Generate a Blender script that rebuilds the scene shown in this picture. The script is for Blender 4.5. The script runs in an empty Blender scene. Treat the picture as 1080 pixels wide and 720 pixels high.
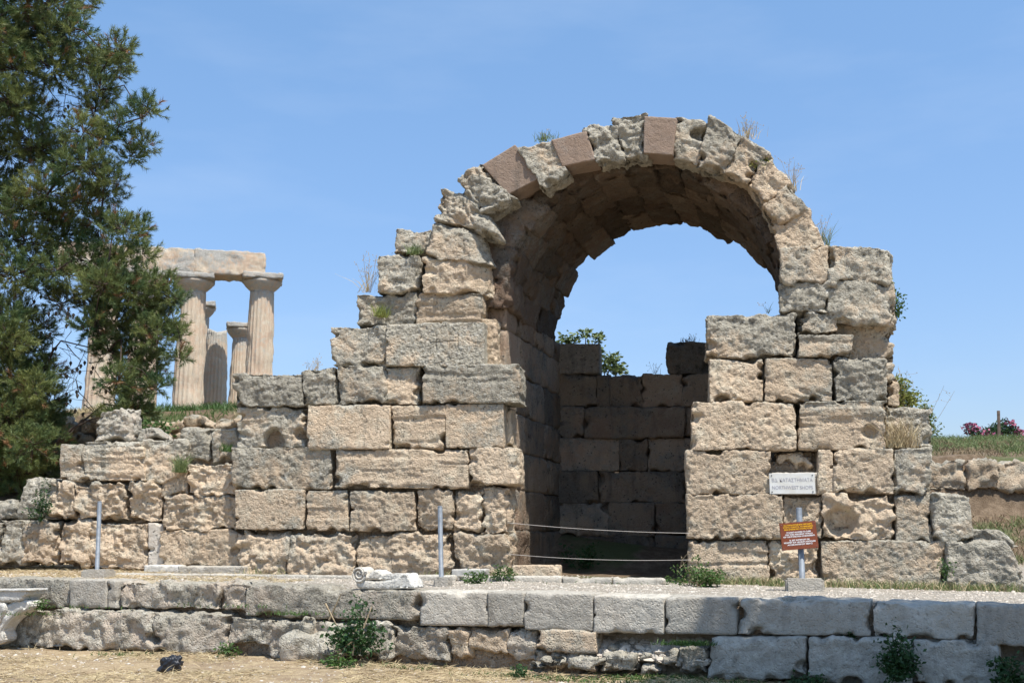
import bpy, math, random
import numpy as np
from mathutils import Vector, Matrix

R = math.radians
SC = bpy.context.scene
COL = SC.collection
random.seed(7)

# ------------------------------------------------------------------ camera
F = 1200.0                       # focal length in photo pixels (photo is 1080 wide)
CAM = np.array([0.0, -15.0, 0.58])
YAW = R(9.0)
PITCH = math.atan2(208.0, F)
cam_d = bpy.data.cameras.new("camera")
cam_d.sensor_width = 36.0
cam_d.lens = 36.0 * F / 1080.0
cam_d.clip_start = 0.1
cam_d.clip_end = 3000.0
cam = bpy.data.objects.new("camera", cam_d)
cam.location = CAM
cam.rotation_euler = (R(90) + PITCH, 0, YAW)
COL.objects.link(cam)
SC.camera = cam

# ------------------------------------------------------------------ sun, sky, exposure
SUN_EL, SUN_AZ = R(64), R(44)            # azimuth measured from the facade normal towards +X
SUNV = np.array([math.cos(SUN_EL) * math.sin(SUN_AZ), -math.cos(SUN_EL) * math.cos(SUN_AZ), math.sin(SUN_EL)])
sun_d = bpy.data.lights.new("sun", 'SUN')
sun_d.energy = 5.0
sun_d.angle = R(0.53)
sun_d.color = (1.0, 0.955, 0.88)
sun = bpy.data.objects.new("sun", sun_d)
sun.rotation_euler = Vector(SUNV).to_track_quat('Z', 'Y').to_euler()
sun.location = (5, -20, 30)
COL.objects.link(sun)

W = bpy.data.worlds.new("World")
SC.world = W
W.use_nodes = True
nt = W.node_tree
nt.nodes.clear()
n_out = nt.nodes.new('ShaderNodeOutputWorld')
n_bg = nt.nodes.new('ShaderNodeBackground')
n_sky = nt.nodes.new('ShaderNodeTexSky')
n_sky.sky_type = 'NISHITA'
n_sky.sun_disc = False
n_sky.sun_elevation = SUN_EL
n_sky.sun_rotation = math.pi - SUN_AZ
n_sky.air_density = 1.1
n_sky.dust_density = 0.7
n_sky.ozone_density = 2.2
n_bg.inputs['Strength'].default_value = 0.115
# faint high cirrus
tc = nt.nodes.new('ShaderNodeTexCoord')
mp = nt.nodes.new('ShaderNodeMapping')
mp.inputs['Scale'].default_value = (1.6, 1.6, 6.0)
nz = nt.nodes.new('ShaderNodeTexNoise')
nz.inputs['Scale'].default_value = 2.2
nz.inputs['Detail'].default_value = 7
nz.inputs['Roughness'].default_value = 0.55
rmp = nt.nodes.new('ShaderNodeValToRGB')
rmp.color_ramp.elements[0].position = 0.5
rmp.color_ramp.elements[0].color = (0, 0, 0, 1)
rmp.color_ramp.elements[1].position = 0.85
rmp.color_ramp.elements[1].color = (0.13, 0.13, 0.13, 1)
mx = nt.nodes.new('ShaderNodeMix')
mx.data_type = 'RGBA'
mx.inputs['B'].default_value = (6.0, 6.6, 7.4, 1)
tint = nt.nodes.new('ShaderNodeMix')
tint.data_type = 'RGBA'
tint.blend_type = 'MULTIPLY'
tint.inputs['Factor'].default_value = 1.0
L = nt.links.new
sxyz = nt.nodes.new('ShaderNodeSeparateXYZ')
grad = nt.nodes.new('ShaderNodeValToRGB')
ge = grad.color_ramp.elements
ge[0].position = 0.08
ge[0].color = (.635, .67, .81, 1)
ge[1].position = 0.46
ge[1].color = (.90, 1.04, 1.10, 1)
gsc = nt.nodes.new('ShaderNodeVectorMath')
gsc.operation = 'SCALE'
gsc.inputs['Scale'].default_value = 1.25
L(tc.outputs['Generated'], sxyz.inputs[0])
L(sxyz.outputs['Z'], grad.inputs['Fac'])
L(grad.outputs['Color'], gsc.inputs[0])
L(gsc.outputs[0], tint.inputs['B'])
L(tc.outputs['Generated'], mp.inputs['Vector'])
L(mp.outputs['Vector'], nz.inputs['Vector'])
L(nz.outputs['Fac'], rmp.inputs['Fac'])
L(rmp.outputs['Color'], mx.inputs['Factor'])
L(n_sky.outputs['Color'], tint.inputs['A'])
L(tint.outputs['Result'], mx.inputs['A'])
L(mx.outputs['Result'], n_bg.inputs['Color'])
L(n_bg.outputs['Background'], n_out.inputs['Surface'])

SC.view_settings.view_transform = 'Standard'
SC.view_settings.look = 'None'
SC.view_settings.gamma = 1.0
SC.view_settings.exposure = 0.47
SC.cycles.max_bounces = 6
SC.cycles.diffuse_bounces = 4
SC.cycles.use_adaptive_sampling = True
SC.cycles.adaptive_threshold = 0.02

# ------------------------------------------------------------------ projection helpers
cy_, sy_ = math.cos(YAW), math.sin(YAW)
RIGHT = np.array([cy_, sy_, 0.0])
FWDH = np.array([-sy_, cy_, 0.0])
FWD = FWDH * math.cos(PITCH) + np.array([0, 0, math.sin(PITCH)])
UP = -FWDH * math.sin(PITCH) + np.array([0, 0, math.cos(PITCH)])


def ray(px, py):
    return FWD + RIGHT * ((px - 540.0) / F) + UP * ((360.0 - py) / F)


def at(px, py, d):
    """world point seen at photo pixel (px,py) at horizontal forward distance d"""
    r = ray(px, py)
    return CAM + r * (d / r.dot(FWDH))


class Frame:
    def __init__(self, o, u, v=None):
        self.o = np.array(o, float)
        self.u = np.array(u, float) / np.linalg.norm(u)
        n = np.array([-self.u[1], self.u[0], 0.0])
        self.n = n
        self.v = n if v is None else np.array(v, float) / np.dot(v, n)   # y is measured along the normal

    def un(self, px, py, y=0.0):
        r = ray(px, py)
        o = self.o + self.n * y
        t = (o - CAM).dot(self.n) / r.dot(self.n)
        p = CAM + r * t - (self.o + self.v * y)
        return (p.dot(self.u), p[2])

    def w(self, s, y, z):
        s, y, z = np.asarray(s, float), np.asarray(y, float), np.asarray(z, float)
        return self.o[None, :] + s[:, None] * self.u + y[:, None] * self.v + z[:, None] * np.array([0, 0, 1.0])


FA = Frame((0, 0, 0), (1, 0, 0))                                       # facade plane
AX = np.array([math.tan(R(7.3)), 1.0, 0.0])
FV = Frame((0, 0, 0), (1, 0, 0), AX)                                    # vault axis runs slightly to the right
k0, k1 = at(0, 608, 14.4), at(1080, 637, 10.1)
k0[2] = k1[2] = 0
FK = Frame(k0, k1 - k0)                                                 # front line of the stone steps
FL = Frame((0, .16, 0), (1, 0, 0))                                     # lower wall on the left

# ------------------------------------------------------------------ numpy noise


def _h(ix, iy, iz, seed):
    h = (ix.astype(np.uint32) * np.uint32(374761393) + iy.astype(np.uint32) * np.uint32(668265263)
         + iz.astype(np.uint32) * np.uint32(2147483647) + np.uint32((seed * 974711) & 0xffffffff))
    h = (h ^ (h >> np.uint32(13))) * np.uint32(1274126177)
    h = h ^ (h >> np.uint32(16))
    h = h * np.uint32(2246822519)
    h = h ^ (h >> np.uint32(15))
    return (h & np.uint32(0xffffff)).astype(np.float32) / np.float32(0xffffff)


def vnoise(p, seed=0):
    p = p + 1000.0
    i = np.floor(p).astype(np.int64)
    f = (p - i).astype(np.float32)
    f = f * f * f * (f * (f * 6 - 15) + 10)
    x, y, z = i[:, 0], i[:, 1], i[:, 2]
    fx, fy, fz = f[:, 0], f[:, 1], f[:, 2]
    r = 0
    for a in (0, 1):
        wa = fx if a else 1 - fx
        for b in (0, 1):
            wb = fy if b else 1 - fy
            for c in (0, 1):
                wc = fz if c else 1 - fz
                r = r + _h(x + a, y + b, z + c, seed) * wa * wb * wc
    return r * 2 - 1


def fbm(p, seed=0, o=4, g=0.5):
    a, t, r = 1.0, 0.0, 0
    for k in range(o):
        r = r + a * vnoise(p, seed + k * 17)
        t += a
        a *= g
        p = p * 2.03 + 5.1
    return r / t


def worley(p, seed=0):
    p = p + 1000.0
    i = np.floor(p).astype(np.int64)
    best = np.full(len(p), 9.0, np.float32)
    sec = np.full(len(p), 9.0, np.float32)
    for a in (-1, 0, 1):
        for b in (-1, 0, 1):
            for c in (-1, 0, 1):
                x, y, z = i[:, 0] + a, i[:, 1] + b, i[:, 2] + c
                dx = x + _h(x, y, z, seed + 1) - p[:, 0]
                dy = y + _h(x, y, z, seed + 2) - p[:, 1]
                dz = z + _h(x, y, z, seed + 3) - p[:, 2]
                d = np.sqrt(dx * dx + dy * dy + dz * dz)
                sec = np.minimum(sec, np.maximum(best, d))
                best = np.minimum(best, d)
    return best, sec


def sstep(a, b, x):
    t = np.clip((x - a) / (b - a), 0, 1)
    return t * t * (3 - 2 * t)

# ------------------------------------------------------------------ mesh helpers


def link(o, parent=None):
    COL.objects.link(o)
    if parent is not None:
        o.parent = parent
    return o


def mesh_np(name, V, Q, mat=None, parent=None, smooth=True, attrs=None, loc=None):
    """V (n,3), Q (m,k) faces of one size; V in world space, object origin at loc"""
    V = np.asarray(V, np.float32)
    Q = np.asarray(Q, np.int32)
    if loc is not None:
        V = V - np.asarray(loc, np.float32)[None, :]
    me = bpy.data.meshes.new(name)
    me.vertices.add(len(V))
    me.vertices.foreach_set("co", V.ravel())
    k = Q.shape[1]
    me.loops.add(Q.size)
    me.loops.foreach_set("vertex_index", Q.ravel())
    me.polygons.add(len(Q))
    me.polygons.foreach_set("loop_start", np.arange(0, Q.size, k, dtype=np.int32))
    me.polygons.foreach_set("loop_total", np.full(len(Q), k, np.int32))
    me.polygons.foreach_set("use_smooth", np.full(len(Q), smooth, bool))
    me.update(calc_edges=True)
    if attrs:
        for an, av in attrs.items():
            a = me.attributes.new(an, 'FLOAT', 'POINT')
            a.data.foreach_set("value", np.asarray(av, np.float32))
    if mat:
        me.materials.append(mat)
    o = bpy.data.objects.new(name, me)
    if loc is not None and parent is None:
        o.location = loc
    link(o, parent)
    return o


def thing(name, label, cat, loc=(0, 0, 0), group=None):
    o = bpy.data.objects.new(name, None)
    o.empty_display_size = 0.2
    o.location = Vector(loc)
    COL.objects.link(o)
    o['label'] = label
    o['category'] = cat
    if group:
        o['group'] = group
    return o


def tag(o, label=None, cat=None, group=None, kind=None):
    if label:
        o['label'] = label
    if cat:
        o['category'] = cat
    if group:
        o['group'] = group
    if kind:
        o['kind'] = kind
    return o


_bg = {}


def boxgrid(nx, ny, nz):
    k = (nx, ny, nz)
    if k in _bg:
        return _bg[k]
    quads = []

    def key(i, j, l):
        return (i * (ny + 1) + j) * (nz + 1) + l
    I, J = np.meshgrid(np.arange(nx), np.arange(nz), indexing='ij')
    I, J = I.ravel(), J.ravel()
    quads.append(np.stack([key(I, 0, J), key(I + 1, 0, J), key(I + 1, 0, J + 1), key(I, 0, J + 1)], 1))
    quads.append(np.stack([key(I, ny, J), key(I, ny, J + 1), key(I + 1, ny, J + 1), key(I + 1, ny, J)], 1))
    I, J = np.meshgrid(np.arange(nx), np.arange(ny), indexing='ij')
    I, J = I.ravel(), J.ravel()
    quads.append(np.stack([key(I, J, 0), key(I, J + 1, 0), key(I + 1, J + 1, 0), key(I + 1, J, 0)], 1))
    quads.append(np.stack([key(I, J, nz), key(I + 1, J, nz), key(I + 1, J + 1, nz), key(I, J + 1, nz)], 1))
    I, J = np.meshgrid(np.arange(ny), np.arange(nz), indexing='ij')
    I, J = I.ravel(), J.ravel()
    quads.append(np.stack([key(0, I, J), key(0, I, J + 1), key(0, I + 1, J + 1), key(0, I + 1, J)], 1))
    quads.append(np.stack([key(nx, I, J), key(nx, I + 1, J), key(nx, I + 1, J + 1), key(nx, I, J + 1)], 1))
    Q = np.concatenate(quads)
    u, inv = np.unique(Q.ravel(), return_inverse=True)
    l = u % (nz + 1)
    j = (u // (nz + 1)) % (ny + 1)
    i = u // ((nz + 1) * (ny + 1))
    lat = np.stack([i / nx, j / ny, l / nz], 1)
    _bg[k] = (lat, inv.reshape(Q.shape).astype(np.int32))
    return _bg[k]


#           edge  low   fine  pit   strat crack
STY = {
    'smooth': (.022, .010, .0035, .010, .000, .000),
    'holes':  (.026, .012, .0040, .045, .000, .004),
    'pitted': (.034, .018, .0080, .022, .004, .006),
    'strat':  (.034, .014, .0050, .008, .024, .004),
    'rugged': (.060, .050, .0140, .022, .006, .034),
    'weather': (.050, .030, .0100, .014, .010, .012),
    'plain':  (.014, .006, .0022, .000, .000, .000),
    'kerb':   (.016, .006, .0040, .006, .000, .000),
    'boulder': (.16, .060, .0100, .010, .000, .040),
}
_seed = [11]
_rng = np.random.default_rng(5)


def block(name, fr, quad, y0, depth, mat, style='pitted', parent=None, grey=0.3, tone=None, res=.0165,
          carve=(), tilt=0.0, chamfer=0.0, topgrey=0.8, resy=None, mul=1.0, pad=.003, jit=0.0, grooves=()):
    """a weathered ashlar: quad = four (s,z) corners bl, br, tr, tl of its front face in the frame"""
    _seed[0] += 1
    sd = _seed[0]
    bl, br, tr, tl = [np.array(q, float) for q in quad]
    lx = max(.05, (np.linalg.norm(br - bl) + np.linalg.norm(tr - tl)) / 2)
    lz = max(.05, (np.linalg.norm(tl - bl) + np.linalg.norm(tr - br)) / 2)
    ly = depth
    L3 = np.array([lx, ly, lz])
    resy = resy or res * 2.2
    nx, ny, nz = max(4, int(lx / res)), max(3, int(ly / resy)), max(4, int(lz / res))
    lat, Q = boxgrid(nx, ny, nz)
    q = (lat - .5) * L3
    er, low, fine, pit, strat, crack = [a * mul for a in STY[style]]
    pit *= .8
    off = np.array([sd * 3.71, sd * 1.93, sd * 2.37])
    h = L3 / 2
    f0 = fbm(q * 3.1 + off, 1, 3)
    rr = er * (.45 + .7 * np.clip(f0 + .35, 0, 1.2) + (0 if style == 'plain' else 2.6) * sstep(.12, .6, fbm(q * 4.3 + off + 9, 2, 2)))
    rr = np.minimum(rr, min(h) * .9)[:, None]
    c = np.clip(q, -(h - rr), (h - rr))
    dv = q - c
    ln = np.linalg.norm(dv, axis=1)[:, None] + 1e-9
    n = dv / ln
    p = c + n * rr
    P = p + off
    P2 = P + .05 * np.stack([vnoise(P * 7, 3), vnoise(P * 7, 4), vnoise(P * 7, 5)], 1)
    d = -low * (.25 + fbm(P * 2.3, 11, 3) * 1.6)
    if fine:
        d += fine * fbm(P * 22, 21, 3, .6) * 1.6
    if style != 'plain':
        d += (.018 if style in ('rugged', 'boulder', 'weather') else .009) * mul * fbm(P * 7.0, 27, 4, .6)
    if pit:
        w1, _ = worley(P2 * 8.5, 31)
        m = sstep(-.05, .4, fbm(P * 2.7, 33, 2))
        if style == 'holes':
            d -= pit * (1 - sstep(.10, .22, w1)) * sstep(-.5, 0, vnoise(P * 3.3, 35))
        else:
            d -= pit * (1 - sstep(.18, .42, w1)) * m
            w2, _ = worley(P2 * 17, 41)
            d -= pit * .55 * (1 - sstep(.2, .5, w2)) * (1 - .5 * m)
    if style not in ('plain', 'kerb') and res < .03:
        w4, _ = worley(P2 * 24, 45)
        d -= (.011 + .35 * pit) * .75 * mul * (1 - sstep(.16, .42, w4)) * sstep(-.25, .35, fbm(P * 5.1, 47, 2))
        d += .007 * mul * fbm(P * 31, 49, 2, .6)
    if strat:
        zz = P[:, 2] + tilt * P[:, 0]
        pp = np.stack([P2[:, 0] * 1.3, P2[:, 1] * 1.3, zz * 13], 1)
        sN = fbm(pp, 51, 3, .6)
        d -= strat * sstep(.05, .5, sN) * (1 - np.abs(n[:, 2]))
        d -= strat * .7 * sstep(.25, .4, vnoise(np.stack([P[:, 0] * .9, P[:, 1], zz * 6.5], 1), 53)) * (1 - np.abs(n[:, 2]))
    if crack:
        w3, s3 = worley(P2 * np.array([3.3, 3.3, 4.2]), 61)
        d -= crack * .45 * (1 - sstep(.02, .16, s3 - w3)) * sstep(-.2, .3, fbm(P * 2.1, 63, 2))
        rid = 1 - np.abs(fbm(P2 * np.array([3.6, 3.6, 5.0]), 65, 4, .55)) * 2.2
        d += crack * 1.3 * (.6 - rid)
        d -= crack * .9 * sstep(.1, .5, fbm(P2 * 4.4, 67, 3, .6))
    if chamfer:
        # worn inner-right front corner
        k = (p[:, 0] / h[0] > 0) * 1.0
        over = (p[:, 0] - (h[0] - chamfer)) / chamfer
        p[:, 1] += np.clip(over, 0, 1) * chamfer * 1.1 * (p[:, 1] < 0)
    p = p + n * np.clip(d, -.4 * min(h), .04)[:, None]
    br_ = np.random.default_rng(sd * 7 + 1)
    nb_ = {'rugged': 7, 'weather': 6, 'pitted': 6, 'strat': 5, 'smooth': 4, 'holes': 4, 'kerb': 3}.get(style, 0)
    bites = []
    for _b in range(int(nb_ * (1 + .35 * lx)) if res < .05 else 0):
        e_ = br_.uniform()
        ca_, cc_b = br_.uniform(0, 1), (0.0 if e_ < .45 else 1.0) if e_ < .65 else br_.uniform(0, 1)
        if e_ >= .65:
            ca_ = float(br_.uniform() < .5)
        k_ = .45 if style == 'kerb' else (.5 if style in ('smooth', 'holes') else (.8 if style in ('pitted', 'strat') else 1.0))
        bites.append((ca_, cc_b, k_ * br_.uniform(.03, .10) * mul ** .5, k_ * br_.uniform(.04, .13) * mul ** .5))
    for (ca, cb, cr, cd) in bites:
        cx, cz = (ca - .5) * lx, (cb - .5) * lz
        rad = np.hypot((p[:, 0] - cx) * br_.uniform(.4, 1.1), (p[:, 2] - cz) * 1.1) + .05 * fbm(P * 7, 73, 2)
        wgt = (1 - sstep(cr * .35, cr, rad)) * (p[:, 1] < -h[1] + .16)
        p[:, 1] += cd * wgt
        if cb in (0.0, 1.0):
            p[:, 2] += (cd * .35 * wgt) * (1 if cb == 0.0 else -1)
        else:
            p[:, 0] += (cd * .35 * wgt) * (1 if ca == 0.0 else -1)
    if jit:
        p[:, 1] += br_.uniform(-jit, jit) + p[:, 0] * br_.uniform(-.03, .03) + p[:, 2] * br_.uniform(-.06, .05)
    for (ca, cb, cr, cd) in carve:      # hollows in the front face: (a, c in 0..1, radius, depth)
        cx, cz = (ca - .5) * lx, (cb - .5) * lz
        rad = np.hypot(p[:, 0] - cx, (p[:, 2] - cz) * 1.15) + .05 * fbm(P * 6, 71, 2)
        p[:, 1] += cd * (1 - sstep(cr * .55, cr, rad)) * (p[:, 1] < 0)
    gx, gzz_ = 1 + 2 * pad / lx, 1 + 2 * pad / lz
    p = p * np.array([gx, 1, gzz_])
    a = p[:, 0] / lx + .5
    b = p[:, 1] + h[1]
    cc = p[:, 2] / lz + .5
    A, C = a[:, None], cc[:, None]
    sw = (bl * (1 - A) + br * A) * (1 - C) + (tl * (1 - A) + tr * A) * C
    for (g0, g1) in grooves:            # incised lines on the front face
        g0, g1 = np.array(g0), np.array(g1)
        tt_ = np.clip(((sw - g0) @ (g1 - g0)) / np.dot(g1 - g0, g1 - g0), 0, 1)[:, None]
        dist = np.linalg.norm(sw - (g0 + tt_ * (g1 - g0)), axis=1)
        b = b + .014 * (1 - sstep(.003, .013, dist)) * (b < depth * .4)
    V = fr.w(sw[:, 0], y0 + b, sw[:, 1])
    if tone is None:
        tone = float(_rng.uniform(-1, 1))
    upz = np.clip(n[:, 2], 0, 1)
    topness = sstep(.55, 1.05, cc + .18 * fbm(P * 3, 81, 2))
    g = grey * .9 + topgrey * (.55 * upz + .22 * topness * min(1, grey + .35)) + .55 * fbm(V * .8, 83, 3) + .35 * fbm(V * 2.6, 84, 3)
    o = mesh_np(name, V, Q, mat, parent, True, {"grey": np.clip(g, 0, 1), "tone": np.full(len(V), tone)})
    return o

# ------------------------------------------------------------------ materials


def new_mat(name):
    m = bpy.data.materials.new(name)
    m.use_nodes = True
    t = m.node_tree
    t.nodes.clear()
    out = t.nodes.new('ShaderNodeOutputMaterial')
    b = t.nodes.new('ShaderNodeBsdfPrincipled')
    t.links.new(b.outputs['BSDF'], out.inputs['Surface'])
    b.inputs['Roughness'].default_value = .9
    b.inputs['Specular IOR Level'].default_value = .15
    return m, t, b


def node(t, ty, **kw):
    n = t.nodes.new(ty)
    for k, v in kw.items():
        if k in n.inputs:
            n.inputs[k].default_value = v
        else:
            setattr(n, k, v)
    return n


def mixc(t, fac, a, b, mode='MIX'):
    n = t.nodes.new('ShaderNodeMix')
    n.data_type = 'RGBA'
    n.blend_type = mode
    for key, v in (('Factor', fac), ('A', a), ('B', b)):
        if hasattr(v, 'is_linked') or hasattr(v, 'links'):
            t.links.new(v, n.inputs[key])
        elif key == 'Factor':
            n.inputs[key].default_value = v
        else:
            n.inputs[key].default_value = (*v, 1)
    return n.outputs['Result']


def ramp(t, src, p0, p1, v0=0.0, v1=1.0):
    n = t.nodes.new('ShaderNodeMapRange')
    n.inputs['From Min'].default_value = p0
    n.inputs['From Max'].default_value = p1
    n.inputs['To Min'].default_value = v0
    n.inputs['To Max'].default_value = v1
    n.clamp = True
    t.links.new(src, n.inputs['Value'])
    return n.outputs['Result']


def noise_n(t, vec, scale, detail=4, rough=.55, dist=0.0):
    n = node(t, 'ShaderNodeTexNoise', Scale=scale, Detail=detail, Roughness=rough, Distortion=dist)
    t.links.new(vec, n.inputs['Vector'])
    return n.outputs['Fac']


def math_n(t, op, a, b):
    n = t.nodes.new('ShaderNodeMath')
    n.operation = op
    for i, v in enumerate((a, b)):
        if isinstance(v, (int, float)):
            n.inputs[i].default_value = v
        else:
            t.links.new(v, n.inputs[i])
    return n.outputs[0]


def stone_mat(name, tan=(.51, .40, .285), pink=(.50, .382, .265), pale=(.60, .52, .39), grey=(.30, .275, .222),
              lichen=(.54, .52, .46), dark=(.085, .078, .063), bump=.8, use_attr=True, greyv=.5, fine=1.0, darkamt=1.0, tonev=.16, poreamt=1.0):
    m, t, b = new_mat(name)
    geo = node(t, 'ShaderNodeNewGeometry')
    P = geo.outputs['Position']
    n1 = noise_n(t, P, 1.1, 4)
    n2 = noise_n(t, P, 4.5, 5, .6)
    n3 = noise_n(t, P, 19, 5, .65)
    n4 = noise_n(t, P, 70, 3, .6)
    c = mixc(t, ramp(t, n1, .40, .62), tan, pink)
    c = mixc(t, ramp(t, n2, .48, .72), c, pale)
    if use_attr:
        ag = node(t, 'ShaderNodeAttribute', attribute_name='grey')
        at_ = node(t, 'ShaderNodeAttribute', attribute_name='tone')
        gsrc = ag.outputs['Fac']
        tone = ramp(t, at_.outputs['Fac'], -1, 1, 1 - tonev, 1 + tonev * .8)
    else:
        v = node(t, 'ShaderNodeValue')
        v.outputs[0].default_value = greyv
        gsrc = v.outputs[0]
        tone = None
    gn = math_n(t, 'ADD', math_n(t, 'MULTIPLY', gsrc, 1.25), math_n(t, 'MULTIPLY', math_n(t, 'SUBTRACT', n2, .5), 1.6))
    gn = math_n(t, 'ADD', gn, math_n(t, 'MULTIPLY', math_n(t, 'SUBTRACT', n3, .5), .9))
    gf = ramp(t, gn, .38, .85)
    gcol = mixc(t, ramp(t, n3, .38, .62), grey, tuple(x * 1.35 for x in grey))
    dk = math_n(t, 'MULTIPLY', ramp(t, noise_n(t, P, 7.3, 6, .7), .53, .68), .75 * darkamt)
    gcol = mixc(t, dk, gcol, dark)
    li = ramp(t, noise_n(t, P, 13.7, 6, .72), .56, .66)
    gcol = mixc(t, math_n(t, 'MULTIPLY', li, .8), gcol, lichen)
    c = mixc(t, gf, c, gcol)
    # dark run-off streaks below exposed edges
    mps = node(t, 'ShaderNodeMapping')
    mps.inputs['Scale'].default_value = (5.5, 5.5, .9)
    t.links.new(P, mps.inputs['Vector'])
    stn = ramp(t, noise_n(t, mps.outputs['Vector'], 1.0, 5, .6), .56, .72)
    c = mixc(t, math_n(t, 'MULTIPLY', stn, .62 * darkamt), c, tuple(x * .55 for x in grey))
    # small open pores filled with dirt
    pv = node(t, 'ShaderNodeTexVoronoi', Scale=17.0, Randomness=1.0)
    pw = t.nodes.new('ShaderNodeVectorMath')
    pw.operation = 'SCALE'
    pw.inputs['Scale'].default_value = 1.0
    pn = node(t, 'ShaderNodeTexNoise', Scale=26.0, Detail=2)
    t.links.new(P, pn.inputs['Vector'])
    pa = t.nodes.new('ShaderNodeVectorMath')
    pa.operation = 'MULTIPLY_ADD'
    pa.inputs[1].default_value = (.05, .05, .05)
    t.links.new(pn.outputs['Color'], pa.inputs[0])
    t.links.new(P, pa.inputs[2])
    t.links.new(pa.outputs[0], pv.inputs['Vector'])
    pore = math_n(t, 'MULTIPLY', ramp(t, pv.outputs['Distance'], .26, .15), ramp(t, n2, .42, .56, .0, .8 * poreamt))
    c = mixc(t, pore, c, tuple(x * .9 for x in dark))
    # mineral speckle
    c = mixc(t, ramp(t, n4, .60, .72, 0, .5), c, tuple(x * .55 for x in tan))
    c = mixc(t, ramp(t, n4, .42, .30, 0, .45), c, tuple(min(.8, x * 1.25) for x in pale))
    if tone is not None:
        tn = t.nodes.new('ShaderNodeVectorMath')
        tn.operation = 'SCALE'
        t.links.new(c, tn.inputs[0])
        t.links.new(tone, tn.inputs['Scale'])
        c = tn.outputs[0]
    t.links.new(c, b.inputs['Base Color'])
    vor = node(t, 'ShaderNodeTexVoronoi', Scale=34.0)
    vd = t.nodes.new('ShaderNodeVectorMath')
    vd.operation = 'ADD'
    nzc = node(t, 'ShaderNodeTexNoise', Scale=20.0, Detail=3)
    t.links.new(P, nzc.inputs['Vector'])
    sc = t.nodes.new('ShaderNodeVectorMath')
    sc.operation = 'SCALE'
    sc.inputs['Scale'].default_value = .06
    t.links.new(nzc.outputs['Color'], sc.inputs[0])
    t.links.new(P, vd.inputs[0])
    t.links.new(sc.outputs[0], vd.inputs[1])
    t.links.new(vd.outputs[0], vor.inputs['Vector'])
    pits = ramp(t, vor.outputs['Distance'], .12, .45, 0, 1)
    hgt = math_n(t, 'ADD', math_n(t, 'MULTIPLY', n3, 1.0), math_n(t, 'MULTIPLY', n4, .35))
    hgt = math_n(t, 'ADD', hgt, math_n(t, 'MULTIPLY', pits, .35))
    bp = node(t, 'ShaderNodeBump', Strength=bump, Distance=.045 * fine)
    t.links.new(hgt, bp.inputs['Height'])
    t.links.new(bp.outputs['Normal'], b.inputs['Normal'])
    return m


M_stone = stone_mat("weathered_limestone")
M_grey = stone_mat("grey_limestone", tan=(.46, .40, .32), pink=(.44, .36, .28), pale=(.54, .49, .41))
M_in = stone_mat("shade_darkened_limestone", tan=(.29, .22, .155), pink=(.27, .19, .135), pale=(.34, .28, .21),
                 grey=(.16, .14, .115), lichen=(.17, .16, .14), dark=(.03, .027, .024), tonev=.42)  # limestone colours lowered to deepen the shade inside the shop
M_vault = stone_mat("shade_darkened_vault_limestone", tan=(.145, .107, .076), pink=(.14, .095, .067), pale=(.185, .15, .115),
                    grey=(.11, .096, .08), lichen=(.17, .16, .14), dark=(.03, .027, .024), tonev=.42)  # darker again: the vault's shade is put into its stone colour
M_plain = stone_mat("brown_repair_stone", tan=(.25, .185, .14), pink=(.27, .195, .145), pale=(.29, .22, .175),
                    poreamt=.25, use_attr=False, greyv=.22, grey=(.20, .17, .14), lichen=(.30, .28, .25), bump=.5, fine=.5)
M_kerb = stone_mat("grey_cut_stone", tan=(.40, .37, .315), pink=(.39, .35, .29), pale=(.45, .42, .36),
                   grey=(.36, .335, .285), lichen=(.52, .50, .44), dark=(.17, .155, .13), bump=.8, fine=.42, darkamt=.9, poreamt=.6)
M_marble = stone_mat("white_marble", poreamt=.3, tan=(.50, .48, .43), pink=(.48, .42, .33), pale=(.60, .58, .54),
                     grey=(.62, .61, .58), lichen=(.8, .8, .78), dark=(.40, .37, .32), use_attr=False, greyv=.2, bump=.35, darkamt=.4)
M_temple = stone_mat("temple_limestone", tan=(.66, .54, .40), pink=(.66, .48, .34), pale=(.72, .63, .50),
                     grey=(.42, .40, .36), use_attr=True, bump=.7, fine=4, poreamt=.0, darkamt=.35)
M_rubble = stone_mat("rubble_core", tan=(.30, .23, .16), pink=(.28, .20, .13), pale=(.36, .29, .22), use_attr=False,
                     greyv=.3, bump=1.0)
M_mortar = stone_mat("pale_mortar", tan=(.50, .45, .38), pink=(.50, .43, .35), pale=(.58, .53, .46), use_attr=False,
                     greyv=.2, bump=.4)


def simple_mat(name, col, rough=.6, var=0.0, scale=8, metal=0.0, spec=.3, col2=None, bump=0.0, trans=0.0):
    m, t, b = new_mat(name)
    b.inputs['Roughness'].default_value = rough
    b.inputs['Specular IOR Level'].default_value = spec
    b.inputs['Metallic'].default_value = metal
    geo = node(t, 'ShaderNodeNewGeometry')
    n = noise_n(t, geo.outputs['Position'], scale, 5, .6)
    c2 = col2 or tuple(x * (1 - var) for x in col)
    c = mixc(t, ramp(t, n, .35, .65), col, c2)
    t.links.new(c, b.inputs['Base Color'])
    if bump:
        bp = node(t, 'ShaderNodeBump', Strength=bump, Distance=.01)
        t.links.new(n, bp.inputs['Height'])
        t.links.new(bp.outputs['Normal'], b.inputs['Normal'])
    if trans:
        tr = node(t, 'ShaderNodeBsdfTranslucent')
        t.links.new(c, tr.inputs['Color'])
        ms = t.nodes.new('ShaderNodeMixShader')
        ms.inputs[0].default_value = trans
        out = [x for x in t.nodes if x.type == 'OUTPUT_MATERIAL'][0]
        t.links.new(b.outputs['BSDF'], ms.inputs[1])
        t.links.new(tr.outputs['BSDF'], ms.inputs[2])
        t.links.new(ms.outputs[0], out.inputs['Surface'])
    return m


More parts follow.
